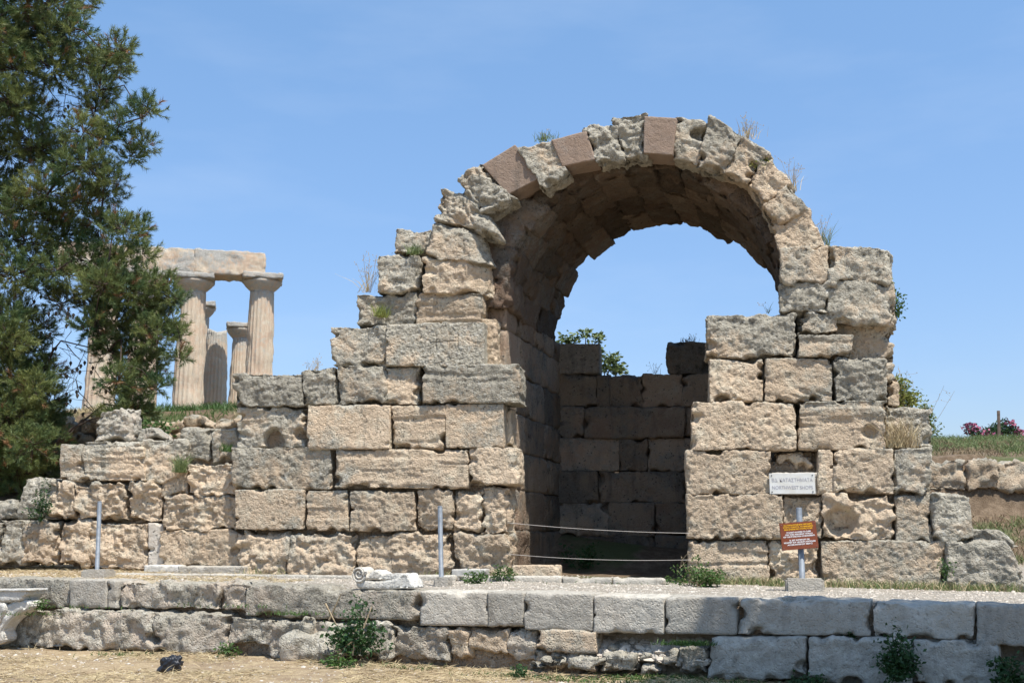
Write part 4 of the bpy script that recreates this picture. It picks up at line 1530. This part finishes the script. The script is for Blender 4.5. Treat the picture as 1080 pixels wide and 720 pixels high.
# plants on the masonry
G_SPECS = [
    ("plant", "yellow green leafy tuft growing on top of the arch's right shoulder", FV, 801, 178, .1, .26, .22, 'leafy', M_yellow, 320, .035, 0),
    ("plant", "dry seeding grass on the arch above the yellow green tuft", FV, 788, 146, .3, .30, .22, 'grass', M_straw, 50, 0, 10),
    ("plant", "dry seeding grass on the arch's lower right haunch", FV, 866, 262, .3, .18, .34, 'grass', M_leafpale, 90, 0, 9),
    ("plant", "wispy dry grass on the outer edge of the arch left of its lower haunch", FV, 836, 200, .3, .10, .35, 'grass', M_straw, 20, 0, 8),
    ("plant", "short grass on top of the white weathered arch stone", FV, 575, 148, .25, .22, .13, 'grass', M_leafpale, 90, 0, 2),
    ("plant", "small green tuft on the second stepped block left of the arch", FA, 402, 334, .05, .15, .20, 'grass', M_yellow, 150, 0, 0),
    ("plant", "small green tuft on the topmost stepped block left of the arch", FA, 437, 268, .08, .18, .16, 'grass', M_leafpale, 120, 0, 0),
    ("plant", "dry wispy bush on the stepped blocks left of the arch", FA, 388, 308, .3, .2, .42, 'grass', M_straw, 20, 0, 16),
    ("plant", "tiny dry tuft on top of the left wall's grey blocks", FA, 331, 390, .2, .1, .14, 'grass', M_twig, 12, 0, 6),
    ("plant", "single blade plant standing on the right pier's top block", FA, 810, 330, .2, .03, .14, 'grass', M_leafpale, 8, 0, 1),
    ("plant", "green shrub hanging on the right side of the upper right blocks", FA, 944, 338, .4, .26, .70, 'leafy', M_leaf, 420, .05, 0),
    ("plant", "large yellow green bush growing behind the stepped right side blocks", FA, 951, 430, .75, .42, .42, 'leafy', M_yellow, 1500, .05, 8),
    ("plant", "dark green feathery bush behind the right pier's outermost block", FA, 976, 462, 1.2, .34, .62, 'leafy', M_leafpale, 900, .05, 6),
    ("plant", "dry yellow grass in front of the set back block on the right pier", FA, 948, 472, .12, .40, .42, 'grass', M_straw, 240, 0, 8),
    ("plant", "green weed growing in the low left wall's face near its middle", FL, 191, 498, -.02, .14, .28, 'grass', M_leafpale, 160, 0, 0),
    ("plant", "small green tuft in a hole near the right end of the low left wall", FL, 239, 476, -.02, .10, .14, 'grass', M_leaf, 80, 0, 0),
    ("plant", "dark grey green bush beside the grey boulder by the low left wall", FL, 42, 550, -.05, .40, .62, 'leafy', M_leafdark, 380, .045, 0),
    ("plant", "green bush on the bank behind the low left wall below the temple", FL, 158, 462, 2.8, .9, .45, 'leafy', M_leaf, 500, .07, 0),
    ("plant", "tiny dry tuft on the dark back wall's right block", FA, 727, 361, YB + .2, .22, .10, 'grass', M_darktwig, 40, 0, 3),
    ("plant", "tiny dry stems on the dark back wall's low middle", FA, 692, 394, YB + .2, .16, .18, 'grass', M_darktwig, 6, 0, 3),
]
for i, (nm, lab, fr, px, py, yo, w_, h_, kd, mt, n, lf, stk) in enumerate(G_SPECS):
    s, z = fr.un(px, py, yo)
    p = fr.w([s], [yo], [z])[0]
    weed(nm, lab, "plant", p, w_, h_, kd, mt, n, lf, "plants rooted in the masonry", stalks=stk, seed=i + 40, depth=.16, wid=.004)

# small tufts along wall feet, grass on the banks and dry straw (uncountable)


def stuff_mesh(name, geo, mat, label):
    V, Q = geo
    o = mesh_np(name, V, Q, mat, None, False)
    tag(o, label, name.replace('_', ' '), kind='stuff')
    return o


# straw on the lower ground
def scatter_view(n, px0, px1, py0, py1, rng, dmin=0, test=None):
    out = []
    px = rng.uniform(px0, px1, n)
    py = rng.uniform(py0, py1, n)
    for a, b in zip(px, py):
        r = ray(a, b)
        if r[2] >= -.01:
            continue
        t = (-.72 - CAM[2]) / r[2]
        out.append(CAM + r * t)
    return np.array(out)


n = 60000
al = rg.uniform(-4, np.linalg.norm(k1 - k0) + 2, n)
ss = -rg.uniform(.02, 1, n) ** 1.1 * 5.0
B = FK.w(al, ss, np.zeros(n))
pn = fbm(B * 1.1, 77, 3)
px_frac = al / np.linalg.norm(k1 - k0)
keep = (rg.uniform(0, 1, n) < np.clip(.62 + pn * 1.9 - .55 * sstep(.55, .8, px_frac), .04, 1))
B = B[keep]
B[:, 2] = ground_h(B[:, 0], B[:, 1]) + rg.uniform(0, .025, len(B))
dirs = rg.normal(size=(len(B), 3)) * np.array([1.6, 1.6, 0])
dirs[:, 2] = -.85 + rg.uniform(0, .35, len(B))
V, Q = blades_geo(B, .10, rg, .1, .0028, dirs)
stuff_mesh("dry_grass", (V, Q), M_straw, "dry straw coloured grass covering the ground in front of the steps")
# terrace dry grass on the left, sparse tufts by the wall feet
n = 16000
x = rg.uniform(-9.5, -4.3, n)
y = rg.uniform(-3.6, 1.1, n)
s = (x - FK.o[0]) * FK.n[0] + (y - FK.o[1]) * FK.n[1]
k = (s > .5) & (fbm(np.stack([x, y, x * 0], 1) * 1.4, 78, 3) > -.25 + .6 * sstep(-6.5, -4.4, x))
x, y = x[k], y[k]
B = np.stack([x, y, ground_h(x, y)], 1)
dirs = rg.normal(size=(len(B), 3)) * np.array([1., 1., 0])
dirs[:, 2] = -.6
V, Q = blades_geo(B, .07, rg, .1, .003, dirs)
stuff_mesh("terrace_dry_grass", (V, Q), M_straw, "short dry grass on the terrace below the low left wall")
# tufts at foot of the walls
Bs = []
for (a, b, y0, dens, hh_) in [(42, 60, .9, 50, 1), (118, 155, 1.05, 120, 1), (165, 250, 1.05, 700, 1), (250, 300, -.08, 60, 1), (440, 540, -.12, 200, 1), (735, 850, -.12, 800, 1), (860, 1075, -.15, 1400, 1)]:
    s0_, s1_ = FA.un(a, 605, y0)[0], FA.un(b, 605, y0)[0]
    xx = rg.uniform(s0_, s1_, dens)
    yy = y0 + rg.normal(size=dens) * .09 - .02
    Bs.append(np.stack([xx, yy, ground_h(xx, yy)], 1))
B = np.concatenate(Bs)
sel = rg.uniform(0, 1, len(B)) < .6
stuff_mesh("wall_foot_grass", blades_geo(B[sel], .13, rg, .4, .004), M_leafpale, "pale green grass along the foot of the walls")
stuff_mesh("wall_foot_straw", blades_geo(B[~sel], .15, rg, .5, .003), M_straw, "dry grass stems along the foot of the walls")
# green patches among the straw and under the steps
Bs = []
for (px, py, d, rad, nn_) in [(545, 706, 11.4, .25, 200), (590, 706, 11.2, .22, 260), (425, 696, 12, .25, 120), (130, 681, 13.2, .2, 90), (690, 684, 11.2, .25, 400),
                              (725, 680, 11.05, .12, 300), (720, 688, 11.1, .25, 200), (900, 720, 10.4, .6, 400), (660, 712, 10.9, .4, 160), (780, 717, 10.6, .5, 300), (20, 648, 13.8, .3, 80),
                              (555, 612, 14.9, .3, 120), (640, 614, 14.6, .5, 120), (245, 640, 13.0, .3, 60), (310, 648, 12.6, .2, 100), (85, 641, 13.8, .4, 60)]:
    p = at(px, py, d)
    q = p + rg.normal(size=(nn_, 3)) * np.array([rad, rad * .35, 0])
    gzz = ground_h(q[:, 0], q[:, 1])
    q[:, 2] = np.where(np.abs(gzz - p[2]) < .3, gzz, p[2])
    Bs.append(q)
stuff_mesh("green_grass", blades_geo(np.concatenate(Bs), .06, rg, .6, .005), M_leaf, "low green grass patches around the steps")

# gravel
def pebbles(C, size, rng):
    phi = (1 + 5 ** .5) / 2
    iv = np.array([(-1, phi, 0), (1, phi, 0), (-1, -phi, 0), (1, -phi, 0), (0, -1, phi), (0, 1, phi), (0, -1, -phi), (0, 1, -phi), (phi, 0, -1), (phi, 0, 1), (-phi, 0, -1), (-phi, 0, 1)]) / 1.9
    it = np.array([(0, 11, 5), (0, 5, 1), (0, 1, 7), (0, 7, 10), (0, 10, 11), (1, 5, 9), (5, 11, 4), (11, 10, 2), (10, 7, 6), (7, 1, 8), (3, 9, 4), (3, 4, 2), (3, 2, 6), (3, 6, 8), (3, 8, 9), (4, 9, 5), (2, 4, 11), (6, 2, 10), (8, 6, 7), (9, 8, 1)])
    n = len(C)
    sc = size * rng.lognormal(0, .45, n)
    V = iv[None] * sc[:, None, None] * rng.uniform(.6, 1.25, (n, 1, 3)) * np.array([1, 1, .6]) + rng.normal(size=(n, 12, 3)) * sc[:, None, None] * .12
    V = V + C[:, None, :]
    Q = it[None] + np.arange(n)[:, None, None] * 12
    return V.reshape(-1, 3), Q.reshape(-1, 3)


n = 12000
al = rg.uniform(-1, np.linalg.norm(k1 - k0) + 1.5, n)
ss = rg.uniform(.45, 4.5, n)
B = FK.w(al, ss, np.zeros(n))
B = B[(B[:, 1] < 2.5)]
B[:, 2] = ground_h(B[:, 0], B[:, 1])
stuff_mesh("gravel", pebbles(B, .009, rg), M_mortar, "pale gravel scattered over the terrace")
n = 2500
al = rg.uniform(-1, np.linalg.norm(k1 - k0) + 1.5, n)
ss = -rg.uniform(.05, 3.6, n)
B = FK.w(al, ss, np.zeros(n))
B[:, 2] = ground_h(B[:, 0], B[:, 1])
stuff_mesh("small_pebbles", pebbles(B, .011, rg), M_mortar, "small pale pebbles on the dry ground")
# rubbly fill in the gap of the lower step
n = 700
pp = [FK.w([FK.un(rg.uniform(634, 748), 680, .2)[0]], [rg.uniform(.02, .4)], [0])[0] for _ in range(n)]
B = np.array(pp)
B[:, 2] = -.62 + (rg.uniform(0, .06, n)) + .5 * np.clip(((B - FK.o) @ FK.n), 0, .5)
stuff_mesh("rubble_fill", pebbles(B, .032, rg), M_mortar, "pale rubble fill under the grey step blocks")

# banks: green and dry grass
n = 40000
x = rg.uniform(4.5, 13, n)
y = rg.uniform(3.5, 19, n)
fn = fbm(np.stack([x, y, x * 0], 1) * .9, 79, 4)
flat = ~((y > 8.0) & (y < 8.8))
kg = (((fn > -.22) & (y > 8)) | (fn > .15)) & flat
kd = ((fn <= -.12) | (y < 8)) & flat & (rg.uniform(0, 1, n) < .8)
for kk, mt, nm, lab, hh_ in ((kg, M_leafpale, "bank_grass", "green grass on the bank right of the ruin", .16), (kd, M_bankdry, "bank_dry_grass", "dry grass on the bank right of the ruin", .13)):
    B = np.stack([x[kk], y[kk], ground_h(x[kk], y[kk])], 1)
    stuff_mesh(nm, blades_geo(B, hh_, rg, .5, .006), mt, lab)
n = 12000
x = rg.uniform(-14, -5.2, n)
y = rg.uniform(6.6, 12, n)
fn = fbm(np.stack([x, y, x * 0], 1) * .7, 80, 4)
kk = fn > .0
B = np.stack([x[kk], y[kk], ground_h(x[kk], y[kk])], 1)
stuff_mesh("hill_grass", blades_geo(B, .22, rg, .5, .007), M_leaf, "green grass on the bank in front of the temple")
B = np.stack([x[~kk], y[~kk], ground_h(x[~kk], y[~kk])], 1)
stuff_mesh("hill_dry_grass", blades_geo(B, .15, rg, .5, .006), M_straw, "dry grass on the bank in front of the temple")

# rough rubble retaining walls on the banks
FRB = Frame((0, 8.15, 0), (1, .02, 0))
rw = thing("retaining_wall", "weathered pink rock retaining wall cut into the right hand bank", "wall", (0, 0, 0))
x = 940
while x < 1130:
    wd = random.uniform(26, 46)
    rblock("rock_face", rw, FRB, quadpx(FRB, [(x, 483 + random.uniform(-2, 2)), (x + wd + 3, 484 + random.uniform(-2, 2)), (x + wd + 2, 519), (x - 1, 519)], 0), random.uniform(-.06, .06), .7, M_stone,
           'rugged', grey=.25, mul=1.5, res=.05, tone=-.5)
    x += wd
FLB = Frame((0, 6.3, 0), (1, 0, 0))
rw2 = thing("rubble_bank_wall", "crumbling reddish rubble wall on the bank behind the low left wall", "wall", (0, 0, 0))
random.seed(31)
x = 56
while x < 255:
    wd = random.uniform(12, 24)
    y = 441 + random.uniform(-3, 4)
    while y < 478:
        hh_ = random.uniform(9, 15)
        rblock("rubble", rw2, FLB, quadpx(FLB, [(x, y), (x + wd + 1, y + random.uniform(-1, 1)), (x + wd + 1, y + hh_), (x - 1, y + hh_)], 0), random.uniform(-.1, .1), .5,
               M_stone, 'rugged', grey=.12, mul=1.3, res=.04, tone=-.8, pad=.03)
        y += hh_ - .5
    x += wd

# ------------------------------------------------------------------ oleander, pole, fig tree
d = 31
po = gp(1053, 455, 29.5)
pt_ = at(1053, 433, 29.5)
o = tube("metal_pole", [po - po - [0, 0, .2], pt_ - po], .04, M_bark, None, 8)
o.location = po
tag(o, "thin grey metal pole standing beside the pink oleander", "pole")
ol = gp(1049, 457, d + 1.5, .34)
rng = np.random.default_rng(4)
oth = thing("oleander_bush", "pink flowering oleander bush on the skyline of the right bank", "bush", tuple(ol))
n = 1500
a = rng.normal(size=(n, 3))
a /= np.linalg.norm(a, axis=1)[:, None]
C = a * (rng.uniform(0, 1, n) ** .4)[:, None] * np.array([.85, .5, .24]) + np.array([0, 0, .1])
C[:, 2] += .12 * np.sin(C[:, 0] * 6)
zt = ground_h(C[:, 0] + ol[0], C[:, 1] + ol[1]) - ol[2]
V, Q = leaves_geo(C, .13, rng, .8, .3)
mesh_np("foliage", V, Q, M_leafdark, oth, False)
n = 500
a = rng.normal(size=(n, 3))
a[:, 1] -= .6
a /= np.linalg.norm(a, axis=1)[:, None]
C = a * np.array([.86, .52, .26]) * rng.uniform(.85, 1.05, (n, 1)) + np.array([0, 0, .12])
C[:, 2] += .12 * np.sin(C[:, 0] * 6)
keep = fbm(C * 3, 5, 2) > .0
V, Q = leaves_geo(C[keep], .10, rng, 1, .9)
mesh_np("blossom", V, Q, M_pinkfl, oth, False)
V, Q = merge([tube_geo([np.array([0, 0, -.3]), np.array([rng.uniform(-.7, .7), rng.uniform(-.3, .3), .3])], [.03, .01], 5, False) for _ in range(8)])
mesh_np("stem", V, Q, M_bark, oth)

# fig-like shrub behind the back wall
fy = 5.2
fs, fz = FA.un(612, 400, fy)
fth = thing("shrub", "light green leafy shrub behind the dark back wall of the shop", "shrub", (fs, fy, gz(fs, fy)))
base = np.array([fs, fy, gz(fs, fy)])
C, gs = [], []
rng = np.random.default_rng(9)
for (px, py, rp, nn_) in [(600, 360, 12, 90), (618, 352, 8, 60), (632, 356, 7, 60), (640, 385, 14, 160), (652, 390, 10, 110), (588, 362, 10, 60), (632, 372, 10, 90), (605, 358, 6, 40), (646, 378, 8, 50), (610, 378, 16, 90)]:
    s, z = FA.un(px, py, fy)
    c = np.array([s, fy, z]) - base
    rr = rp / 60.0 * 1.0
    C.append(c + rng.normal(size=(nn_, 3)) * rr * .36)
    gs.append(tube_geo([np.zeros(3), c * np.array([.4, 1, .6]), c], [.05, .025, .008], 6, False))
V, Q = leaves_geo(np.concatenate(C), .10, rng, .5, .5)
mesh_np("foliage", V, Q, M_leafpale, fth, False)
V, Q = merge(gs)
mesh_np("branch", V, Q, M_bark, fth)

# ------------------------------------------------------------------ pine tree
DP = 21.0
tb = at(-62, 560, DP)
tb[2] = gz(tb[0], tb[1])
pine = thing("pine_tree", "tall drooping green pine filling the left edge in front of the temple", "tree", tuple(tb))
rng = np.random.default_rng(12)
trunk_top = at(-40, -260, DP)
tpts, trad = [], []
for i in range(12):
    t = i / 11
    p = tb * (1 - t) + trunk_top * t
    p = p + np.array([.12 * math.sin(t * 7), .1 * math.cos(t * 5), 0])
    if i == 0:
        p[2] -= .3
    tpts.append(p - tb)
    trad.append(.30 * (1 - t) + .05)
tube("trunk", tpts, trad, M_bark, pine, 14)


def trunk_at(z):
    for i in range(len(tpts) - 1):
        if tpts[i + 1][2] > z:
            a, b = tpts[i], tpts[i + 1]
            t = (z - a[2]) / (b[2] - a[2])
            return a * (1 - t) + b * t
    return tpts[-1]


clumps = [
    (20, 10, 34), (58, 6, 30), (82, -8, 24), (10, 45, 34), (45, 40, 30), (72, 35, 24), (18, 75, 30), (55, 72, 26), (88, 66, 24), (112, 72, 20), (124, 52, 16), (128, 68, 14),
    (105, 95, 20), (156, 114, 13), (142, 120, 9), (150, 152, 13), (138, 165, 12), (125, 132, 12), (100, 118, 16), (88, 140, 20), (112, 148, 14), (30, 118, 26), (8, 105, 26),
    (60, 165, 30), (90, 175, 24), (110, 190, 20), (35, 150, 28), (10, 165, 28), (50, 205, 28), (85, 215, 24), (115, 205, 14), (25, 215, 20),
    (105, 240, 22), (130, 245, 18), (146, 240, 11), (70, 250, 24), (95, 275, 26), (128, 278, 22), (150, 268, 12), (60, 285, 18), (110, 305, 26), (140, 308, 24), (165, 300, 18), (182, 315, 14),
    (172, 330, 18), (150, 340, 24), (120, 340, 24), (95, 320, 16), (165, 355, 20), (187, 352, 10), (140, 370, 24), (115, 370, 16), (160, 385, 18), (189, 378, 8), (145, 405, 20), (125, 400, 16),
    (165, 408, 10), (135, 425, 18), (150, 435, 12), (125, 440, 14),
    (12, 330, 22), (38, 345, 18), (5, 360, 22), (30, 372, 20), (50, 388, 14), (10, 395, 24), (35, 410, 22), (15, 430, 24), (45, 440, 20), (10, 460, 26), (35, 470, 22),
    (20, 495, 22), (45, 492, 14), (0, 500, 20), (10, 250, 20), (-20, 30, 40), (-30, 110, 40), (-25, 190, 40), (-35, 280, 36), (-30, 360, 36), (-30, 440, 40), (-10, 520, 20),
    (-60, -60, 60), (20, -60, 50), (60, -50, 40), (-20, -130, 60), (40, -120, 45), (20, 400, 30), (48, 425, 24), (5, 440, 34), (30, 450, 30), (55, 470, 16), (15, 480, 30), (48, 500, 14), (25, 520, 22), (0, 345, 30), (130, 455, 12), (100, 345, 20), (110, 300, 20), (30, 255, 22), (55, 235, 20), (15, 290, 24), (45, 300, 16), (66, 320, 14), (-5, 215, 30), (38, 280, 16), (-50, 60, 50), (-90, 0, 60), (-110, 120, 60), (-120, 260, 60), (-110, 380, 60), (-30, -200, 50),
]
NV, NQ, NVd, NQd = [], [], [], []
BR = []
SHOOT = []
scale = DP / F
DONE = []
for (px, py, rp) in sorted(clumps, key=lambda q: q[0]):
    d = DP + rng.uniform(-1.1, 1.1) * (1 if rp > 15 else .6)
    if px > 130:
        d = DP + rng.uniform(-.5, .5)
    c = at(px, py, d) - tb
    rr = rp * scale
    # limb from the trunk
    bz = c[2] + rng.uniform(.3, 1.2) + .15 * abs(c[0])
    bz = min(max(bz, 1.5), tpts[-1][2] - .2)
    a = trunk_at(bz)
    best = 1e9
    for oc in DONE:
        if oc[0] < c[0] - .15 and oc[2] < c[2] + .9:
            dd = np.linalg.norm(oc - c)
            if dd < best and dd < 1.6:
                best, a = dd, oc
    DONE.append(c)
    mid = (a + c) / 2 + np.array([0, 0, rng.uniform(.1, .5)]) + rng.normal(size=3) * .12
    L_ = np.linalg.norm(c - a)
    BR.append(tube_geo([a, (a + mid) / 2 + rng.normal(size=3) * .06, mid, (mid + c) / 2 + rng.normal(size=3) * .06, c], [.012 + .009 * L_, .010 + .008 * L_, .008 + .006 * L_, .012, .008], 6, False))
    nt_ = int(14 + (rp ** 2) * .19)
    for _ in range(nt_):
        v = rng.normal(size=3)
        v /= np.linalg.norm(v)
        r_ = rng.uniform(.15, 1.0) ** .6
        p = c + v * rr * r_ * np.array([1, 1.3, .85])
        dirn = v * .8 + np.array([0, 0, .55]) + rng.normal(size=3) * .4
        dirn /= np.linalg.norm(dirn)
        SHOOT.append((p, dirn, rng.uniform() < .035, c))
tw = []
for (p, dirn, dry, c) in SHOOT:
    nn_ = 46
    ln = rng.uniform(.14, .24)
    t = rng.uniform(0, 1, nn_) ** .8
    base = p + dirn * (t * ln)[:, None]
    rad = rng.normal(size=(nn_, 3))
    rad -= (rad @ dirn)[:, None] * dirn
    rad /= np.linalg.norm(rad, axis=1)[:, None]
    nd = rad * .75 + dirn * rng.uniform(.5, 1.1, nn_)[:, None]
    nd /= np.linalg.norm(nd, axis=1)[:, None]
    nl = rng.uniform(.07, .125, nn_)[:, None]
    sd_ = np.cross(nd, rng.normal(size=(nn_, 3)))
    sd_ /= np.linalg.norm(sd_, axis=1)[:, None]
    V = np.stack([base - sd_ * .0055, base + sd_ * .0055, base + nd * nl], 1).reshape(-1, 3)
    (NVd if dry else NV).append(V)
    if rng.uniform() < .35:
        tw.append(tube_geo([c + (p - c) * .3, p, p + dirn * ln * .7], [.007, .005, .003], 4, False))
V = np.concatenate(NV)
mesh_np("needles", V, np.arange(len(V)).reshape(-1, 3), M_needle, pine, False)
V = np.concatenate(NVd)
mesh_np("dry_needles", V, np.arange(len(V)).reshape(-1, 3), M_needle_dry, pine, False)
V, Q = merge(BR + tw)
mesh_np("branches", V, Q, M_bark, pine)
# hanging dark twigs with cones
gs, cn = [], []
for (px, py) in [(40, 300), (60, 320), (75, 350), (55, 370), (80, 400), (90, 420), (65, 395), (100, 435), (30, 290), (50, 260), (85, 380), (100, 390), (70, 330), (20, 270), (45, 100), (62, 108), (78, 102), (70, 95), (35, 95), (85, 118), (60, 420), (90, 370), (110, 410), (50, 345), (35, 320)]:
    d = DP + rng.uniform(-.6, .6)
    c = at(px, py, d) - tb
    e = c + np.array([rng.normal() * .25, rng.normal() * .25, -rng.uniform(.25, .6)])
    st0 = c + np.array([-rng.uniform(.1, .35), 0, rng.uniform(.1, .35)])
    gs.append(tube_geo([st0, (st0 + c) / 2 + rng.normal(size=3) * .08, c, (c + e) / 2 + rng.normal(size=3) * .05, e], [.011, .009, .008, .005, .003], 5, False))
    for _ in range(6):
        t = rng.uniform(0, 1)
        b = c * (1 - t) + e * t
        e2 = b + rng.normal(size=3) * .16
        gs.append(tube_geo([b, e2], [.005, .003], 4, False))
        if rng.uniform() < .7:
            cn.append(tube_geo([e2, e2 + [0, 0, -.03], e2 + [0, 0, -.085]], [.012, .032, .008], 7))
V, Q = merge(gs)
ht_ = mesh_np("hanging_twigs", V, Q, M_darktwig, pine)
ht_['kind'] = 'stuff'
V, Q = merge(cn)
co_ = mesh_np("cones", V, Q, M_darktwig, pine)
co_['kind'] = 'stuff'

# ------------------------------------------------------------------ tree beside the camera that shades the right end of the steps
sp = FK.w([FK.un(930, 700, 0)[0]], [-1.05], [-.6])[0]
H = 8.4
cc_ = sp + SUNV * (H / SUNV[2])
shade = thing("shade_tree", "broad leafy tree whose shadow darkens the right end of the steps", "tree",
              (cc_[0] + 1.6, cc_[1] - .5, -.8))
sbse = np.array(shade.location)
rng = np.random.default_rng(3)
n = 16000
a = rng.normal(size=(n, 3))
a /= np.linalg.norm(a, axis=1)[:, None]
rad = rng.uniform(0, 1, n) ** .45
C = a * rad[:, None] * np.array([2.35, 1.85, 1.3])
lump = fbm(C * 1.2 + 3, 8, 2)
C = C[lump > -.35]
cl_ = cc_ - sbse
V, Q = leaves_geo(C + cl_, .15, rng, .5, .6)
mesh_np("foliage", V, Q, M_leafdark, shade, False)
tube("trunk", [np.array([0, 0, -.2]), np.array([.1, 0, 3.0]), np.array([-.2, .1, 5.5]), cl_ + [.3, 0, -.6]], [.24, .19, .14, .06], M_bark, shade, 12)
gs = [tube_geo([cl_ + [.3, 0, -1.8], cl_ + rng.normal(size=3) * np.array([1.3, 1.1, .6])], [.07, .02], 6, False) for _ in range(12)]
V, Q = merge(gs)
mesh_np("branches", V, Q, M_bark, shade)
